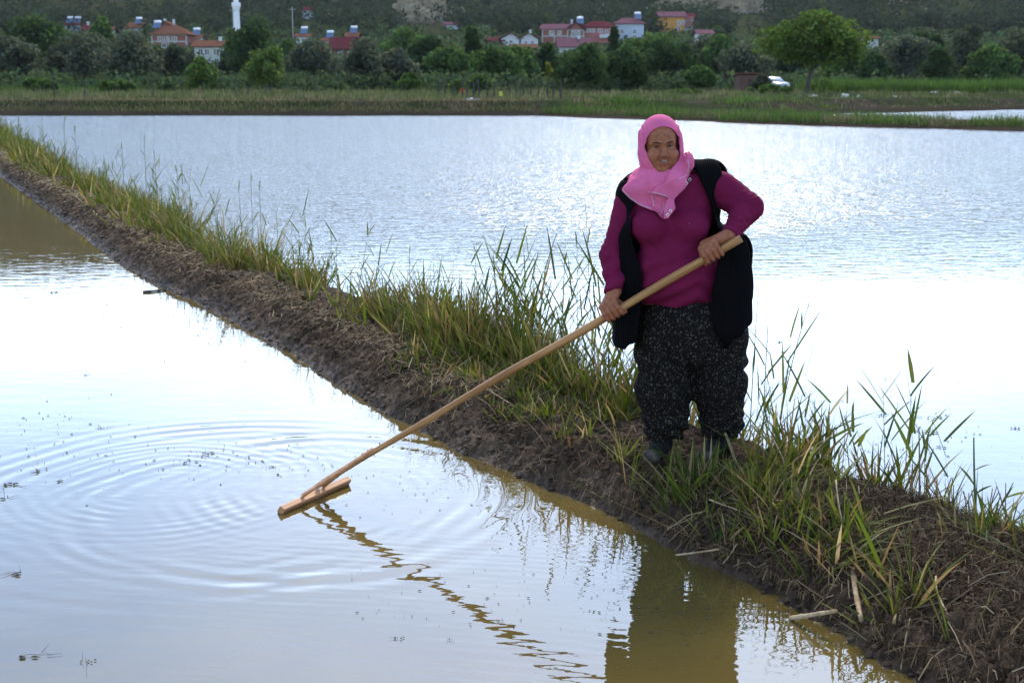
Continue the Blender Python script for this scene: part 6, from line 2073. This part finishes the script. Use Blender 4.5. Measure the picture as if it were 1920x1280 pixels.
for k, a in enumerate(((192, 801, .035, 'dark scrap floating inside the far ripple ring'), (20, 908, .06, 'clump of floating twigs at the left edge'), (8, 934, .05, 'lower floating clump at the left edge'), (72, 882, .05, 'pale floating scrap right of the left edge clumps'),
                       (110, 901, .035, 'small scrap floating right of the left clumps'), (382, 850, .04, 'floating scrap leftmost of the middle pair'), (395, 848, .035, 'floating scrap right one of the middle pair'), (346, 868, .03, 'floating scrap below left of the middle pair'),
                       (462, 857, .03, 'floating scrap above the rake head'), (510, 874, .025, 'tiny scrap just above the rake head'), (30, 1074, .05, 'pale floating scrap low at the left edge'), (55, 1228, .05, 'floating twigs in the bottom left corner'),
                       (750, 1194, .028, 'pale scrap floating near the bottom, left of the next'), (843, 1199, .018, 'tiny pale scrap right of the bottom one'), (1285, 1185, .02, 'scrap floating on the dark reflection'), (1742, 808, .055, 'largest dark scrap on the right pond'),
                       (1748, 782, .06, 'floating scrap just above the largest on right pond'), (1656, 776, .055, 'spread floating scrap left on the right pond'), (1765, 838, .035, 'small scrap below the largest on right pond'), (1712, 882, .03, 'lower pair scrap on the right pond'), (1713, 872, .03, 'upper pair scrap on the right pond'),
                       (1908, 803, .05, 'scrap floating at the right edge of the right pond'), (1460, 641, .05, 'dark scrap right of her trousers on the pond'), (501, 645, .07, 'scrap at the waterline of the left pond'), (104, 548, .07, 'floating scrap far out on the left pond'))):
    scrap(a[0], a[1], a[2], a[3], k)
scrap(163, 1240, .035, 'upright twig sticking out of the water at bottom left', 90, 2, .5)
scrap(162, 702, .03, 'small upright twig out in the left pond', 91, 1, .9)
# specks drifting everywhere: too small to count
sp = MB(); r = np.random.default_rng(9)
def specks(n, fx_, fy_, s0, s1):
    for _ in range(n):
        g = G(fx_(), fy_(), .003); s = (s0 + (s1 - s0) * r.random() ** 2) * max(1, g[1] / 7); a = r.random() * 6.28
        if dike_left(g[1]) - .02 < g[0] < dike_left(g[1]) + DWX: continue
        d = np.array([math.cos(a), math.sin(a), 0]) * s; e = np.array([-d[1], d[0], 0]) * .3
        sp.add([g - d, g + e, g + d, g - e, g + np.array([0, 0, s * .35])], [], [[0, 4, 1], [1, 4, 2], [2, 4, 3], [3, 4, 0]] if False else [[0, 1, 4], [1, 2, 4], [2, 3, 4], [3, 0, 4]])
specks(150, lambda: r.normal(420, 130), lambda: r.normal(862, 18), .003, .014)
specks(110, lambda: r.normal(110, 80), lambda: r.normal(830, 45), .003, .014)
specks(120, lambda: r.normal(800, 110), lambda: r.normal(905, 45), .003, .010)
specks(120, lambda: 640 + 760 * r.random(), lambda: 1060 + 130 * r.random(), .003, .011)
specks(140, lambda: r.normal(1680, 110), lambda: r.normal(830, 55), .004, .014)
specks(60, lambda: r.normal(380, 120), lambda: r.normal(610, 40), .004, .014)
specks(160, lambda: r.normal(1330, 90), lambda: r.normal(1120, 50), .003, .013)
tag(sp.build('drifting_specks', M_FLOAT), 'tiny dark specks drifting on the muddy water', 'debris', kind='stuff')

# ---------------------------------------------------------------- grass on the far banks
FB = Blades()
def bank_grass(n, y0, y1, x0, x1, h0, h1, wid, pal, keep=None, lean=.25, seed=0):
    r = np.random.default_rng(800 + seed)
    m = n // 7
    cx, cy = x0 + (x1 - x0) * r.random(m), y0 + (y1 - y0) * r.random(m)
    if keep is not None:
        k = keep(cx, cy); cx, cy = cx[k], cy[k]; m = len(cx)
    th = h0 + (h1 - h0) * r.random(m) ** 1.6
    idx = np.repeat(np.arange(m), 7); n_ = len(idx)
    x, y = cx[idx] + .22 * r.normal(size=n_), cy[idx] + .22 * r.normal(size=n_)
    z = terrain(x, y); ok = z > .05
    x, y, z, idx = x[ok], y[ok], z[ok], idx[ok]; n_ = len(x)
    tint = pal[r.integers(0, len(pal), m)][idx] * (.7 + .6 * r.random((n_, 1)))
    FB.add(*blades(np.stack([x, y, z - .03], 1), th[idx] * (.5 + .7 * r.random(n_)), wid * (.6 + .8 * r.random(n_)), r.random(n_) * 6.28, np.abs(lean * r.normal(size=n_)), np.abs(.2 * r.normal(size=n_)), tint, 2, twist=r.normal(0, 1, n_)))
FG = np.array([(.060, .085, .026), (.080, .100, .034), (.045, .062, .020), (.10, .098, .048), (.15, .125, .072)])
FGG = np.array([(.060, .105, .020), (.080, .130, .028), (.05, .085, .02)])
wild = lambda sd, th: (lambda x, y: fbm(x / 4.5, y / 2.5, octs=3, seed=sd) > th)
def shore(dmin, dmax): return lambda x, y: (lambda d: (d > dmin) & (d < dmax))(np.minimum(poly_sdf(x, y, POND), poly_sdf(x, y, POND2)))
both = lambda a, b: (lambda x, y: a(x, y) & b(x, y))
notstrip = lambda x, y: poly_sdf(x, y, POND) + poly_sdf(x, y, POND2) > 12.5
bank_grass(60000, 46, 92, -42, 48, .14, .40, .035, FG * .95, both(both(shore(.3, 3.2), wild(21, -.3)), notstrip), seed=1)
bank_grass(12000, 50, 80, 10, 48, .06, .16, .03, FG * .8, both(shore(.2, 3.2), wild(21, -.3)), seed=11)
bank_grass(16000, 46, 92, -42, 48, .15, .35, .03, np.array([(.16, .125, .075), (.12, .09, .055), (.075, .07, .035)]), both(shore(2.6, 4.2), wild(27, -.1)), seed=9)
bank_grass(52000, 76, 130, -55, 60, .20, .65, .050, FG, both(wild(22, -.02), shore(2.0, 90)), seed=2)
bank_grass(15000, 50, 80, 4, 26, .30, .62, .040, FGG, both(both(shore(.5, 4.5), wild(23, .06)), notstrip), seed=3)
bank_grass(12000, 78, 96, -40, -4, .35, .9, .030, FG, wild(24, .12), .15, seed=4)
bank_grass(1500, 50, 66, 16, 34, .20, .40, .035, FGG, both(shore(.25, 3), wild(25, .15)), seed=5)
def edge_grass(n, dmin, dmax, h0, h1, wid, pal, lean=.25, seed=0, poly=POND, ids=range(0, 7)):
    r = np.random.default_rng(900 + seed)
    E_ = [(np.array(poly[i]), np.array(poly[(i + 1) % len(poly)])) for i in ids]
    L_e = np.array([np.linalg.norm(b - a) for a, b in E_]); k = r.choice(len(E_), n, p=L_e / L_e.sum())
    A = np.array([e[0] for e in E_])[k]; Bq = np.array([e[1] for e in E_])[k]
    t = r.random(n)[:, None]; d = (Bq - A) / np.linalg.norm(Bq - A, axis=1)[:, None]
    p = A + (Bq - A) * t + np.stack([-d[:, 1], d[:, 0]], 1) * (dmin + (dmax - dmin) * r.random(n))[:, None]
    x, y = p[:, 0], p[:, 1]; z = terrain(x, y)
    ok = (z > .08) & (np.abs(x) < 50) & (fbm(x / 2.5, y / 2.5, octs=2, seed=40 + seed) > -.3)
    x, y, z = x[ok], y[ok], z[ok]; m = len(x)
    FB.add(*blades(np.stack([x, y, z - .03], 1), h0 + (h1 - h0) * r.random(m) ** 1.5, wid * (.6 + .8 * r.random(m)), r.random(m) * 6.28, np.abs(lean * r.normal(size=m)), np.abs(.25 * r.normal(size=m)), pal[r.integers(0, len(pal), m)] * (.65 + .6 * r.random((m, 1))), 2, twist=r.normal(0, 1, m)))
FT = np.array([(.15, .115, .062), (.11, .085, .045), (.085, .08, .035), (.19, .15, .085)])
edge_grass(34000, .35, 2.6, .12, .36, .035, FG * .8, seed=1)
edge_grass(16000, 2.2, 4.2, .14, .38, .032, FT, seed=2)
edge_grass(9000, .5, 3.5, .2, .55, .028, FT * .9, seed=3)
edge_grass(16000, .4, 6.0, .18, .6, .034, FGG * .9, seed=4, ids=(2, 3, 4))
edge_grass(5000, .2, 3.0, .08, .2, .03, FG, seed=5, ids=(4, 5))
tag(FB.build('bank_grass', GRASS), 'rough grass covering the far banks and meadow', 'grass', kind='stuff')
FB = Blades()
bank_grass(26000, 120, 128, 28, 64, .9, 1.5, .06, FGG * .9, None, .10, seed=7)
bank_grass(9000, 122, 150, -62, -36, .5, .9, .06, FGG * .8, None, .15, seed=8)
tag(FB.build('green_crop', GRASS), 'strip of tall green crop on the far right field', 'crop', kind='stuff')

# ================================================================ thin air haze over the valley
hz = MB(); hz.box((0, 800, 80), (2600, 1760, 164))
hm = bpy.data.materials.new('valley_haze'); hm.use_nodes = True
hm.node_tree.nodes.remove(hm.node_tree.nodes['Principled BSDF'])
pv = hm.node_tree.nodes.new('ShaderNodeVolumePrincipled')
pv.inputs['Color'].default_value = (0.72, 0.82, 0.95, 1)
pv.inputs['Density'].default_value = 0.00004
pv.inputs['Anisotropy'].default_value = 0.2
hm.node_tree.links.new(pv.outputs['Volume'], hm.node_tree.nodes['Material Output'].inputs['Volume'])
tag(hz.build('haze', hm), 'thin pale haze over the whole valley', 'haze', kind='stuff')
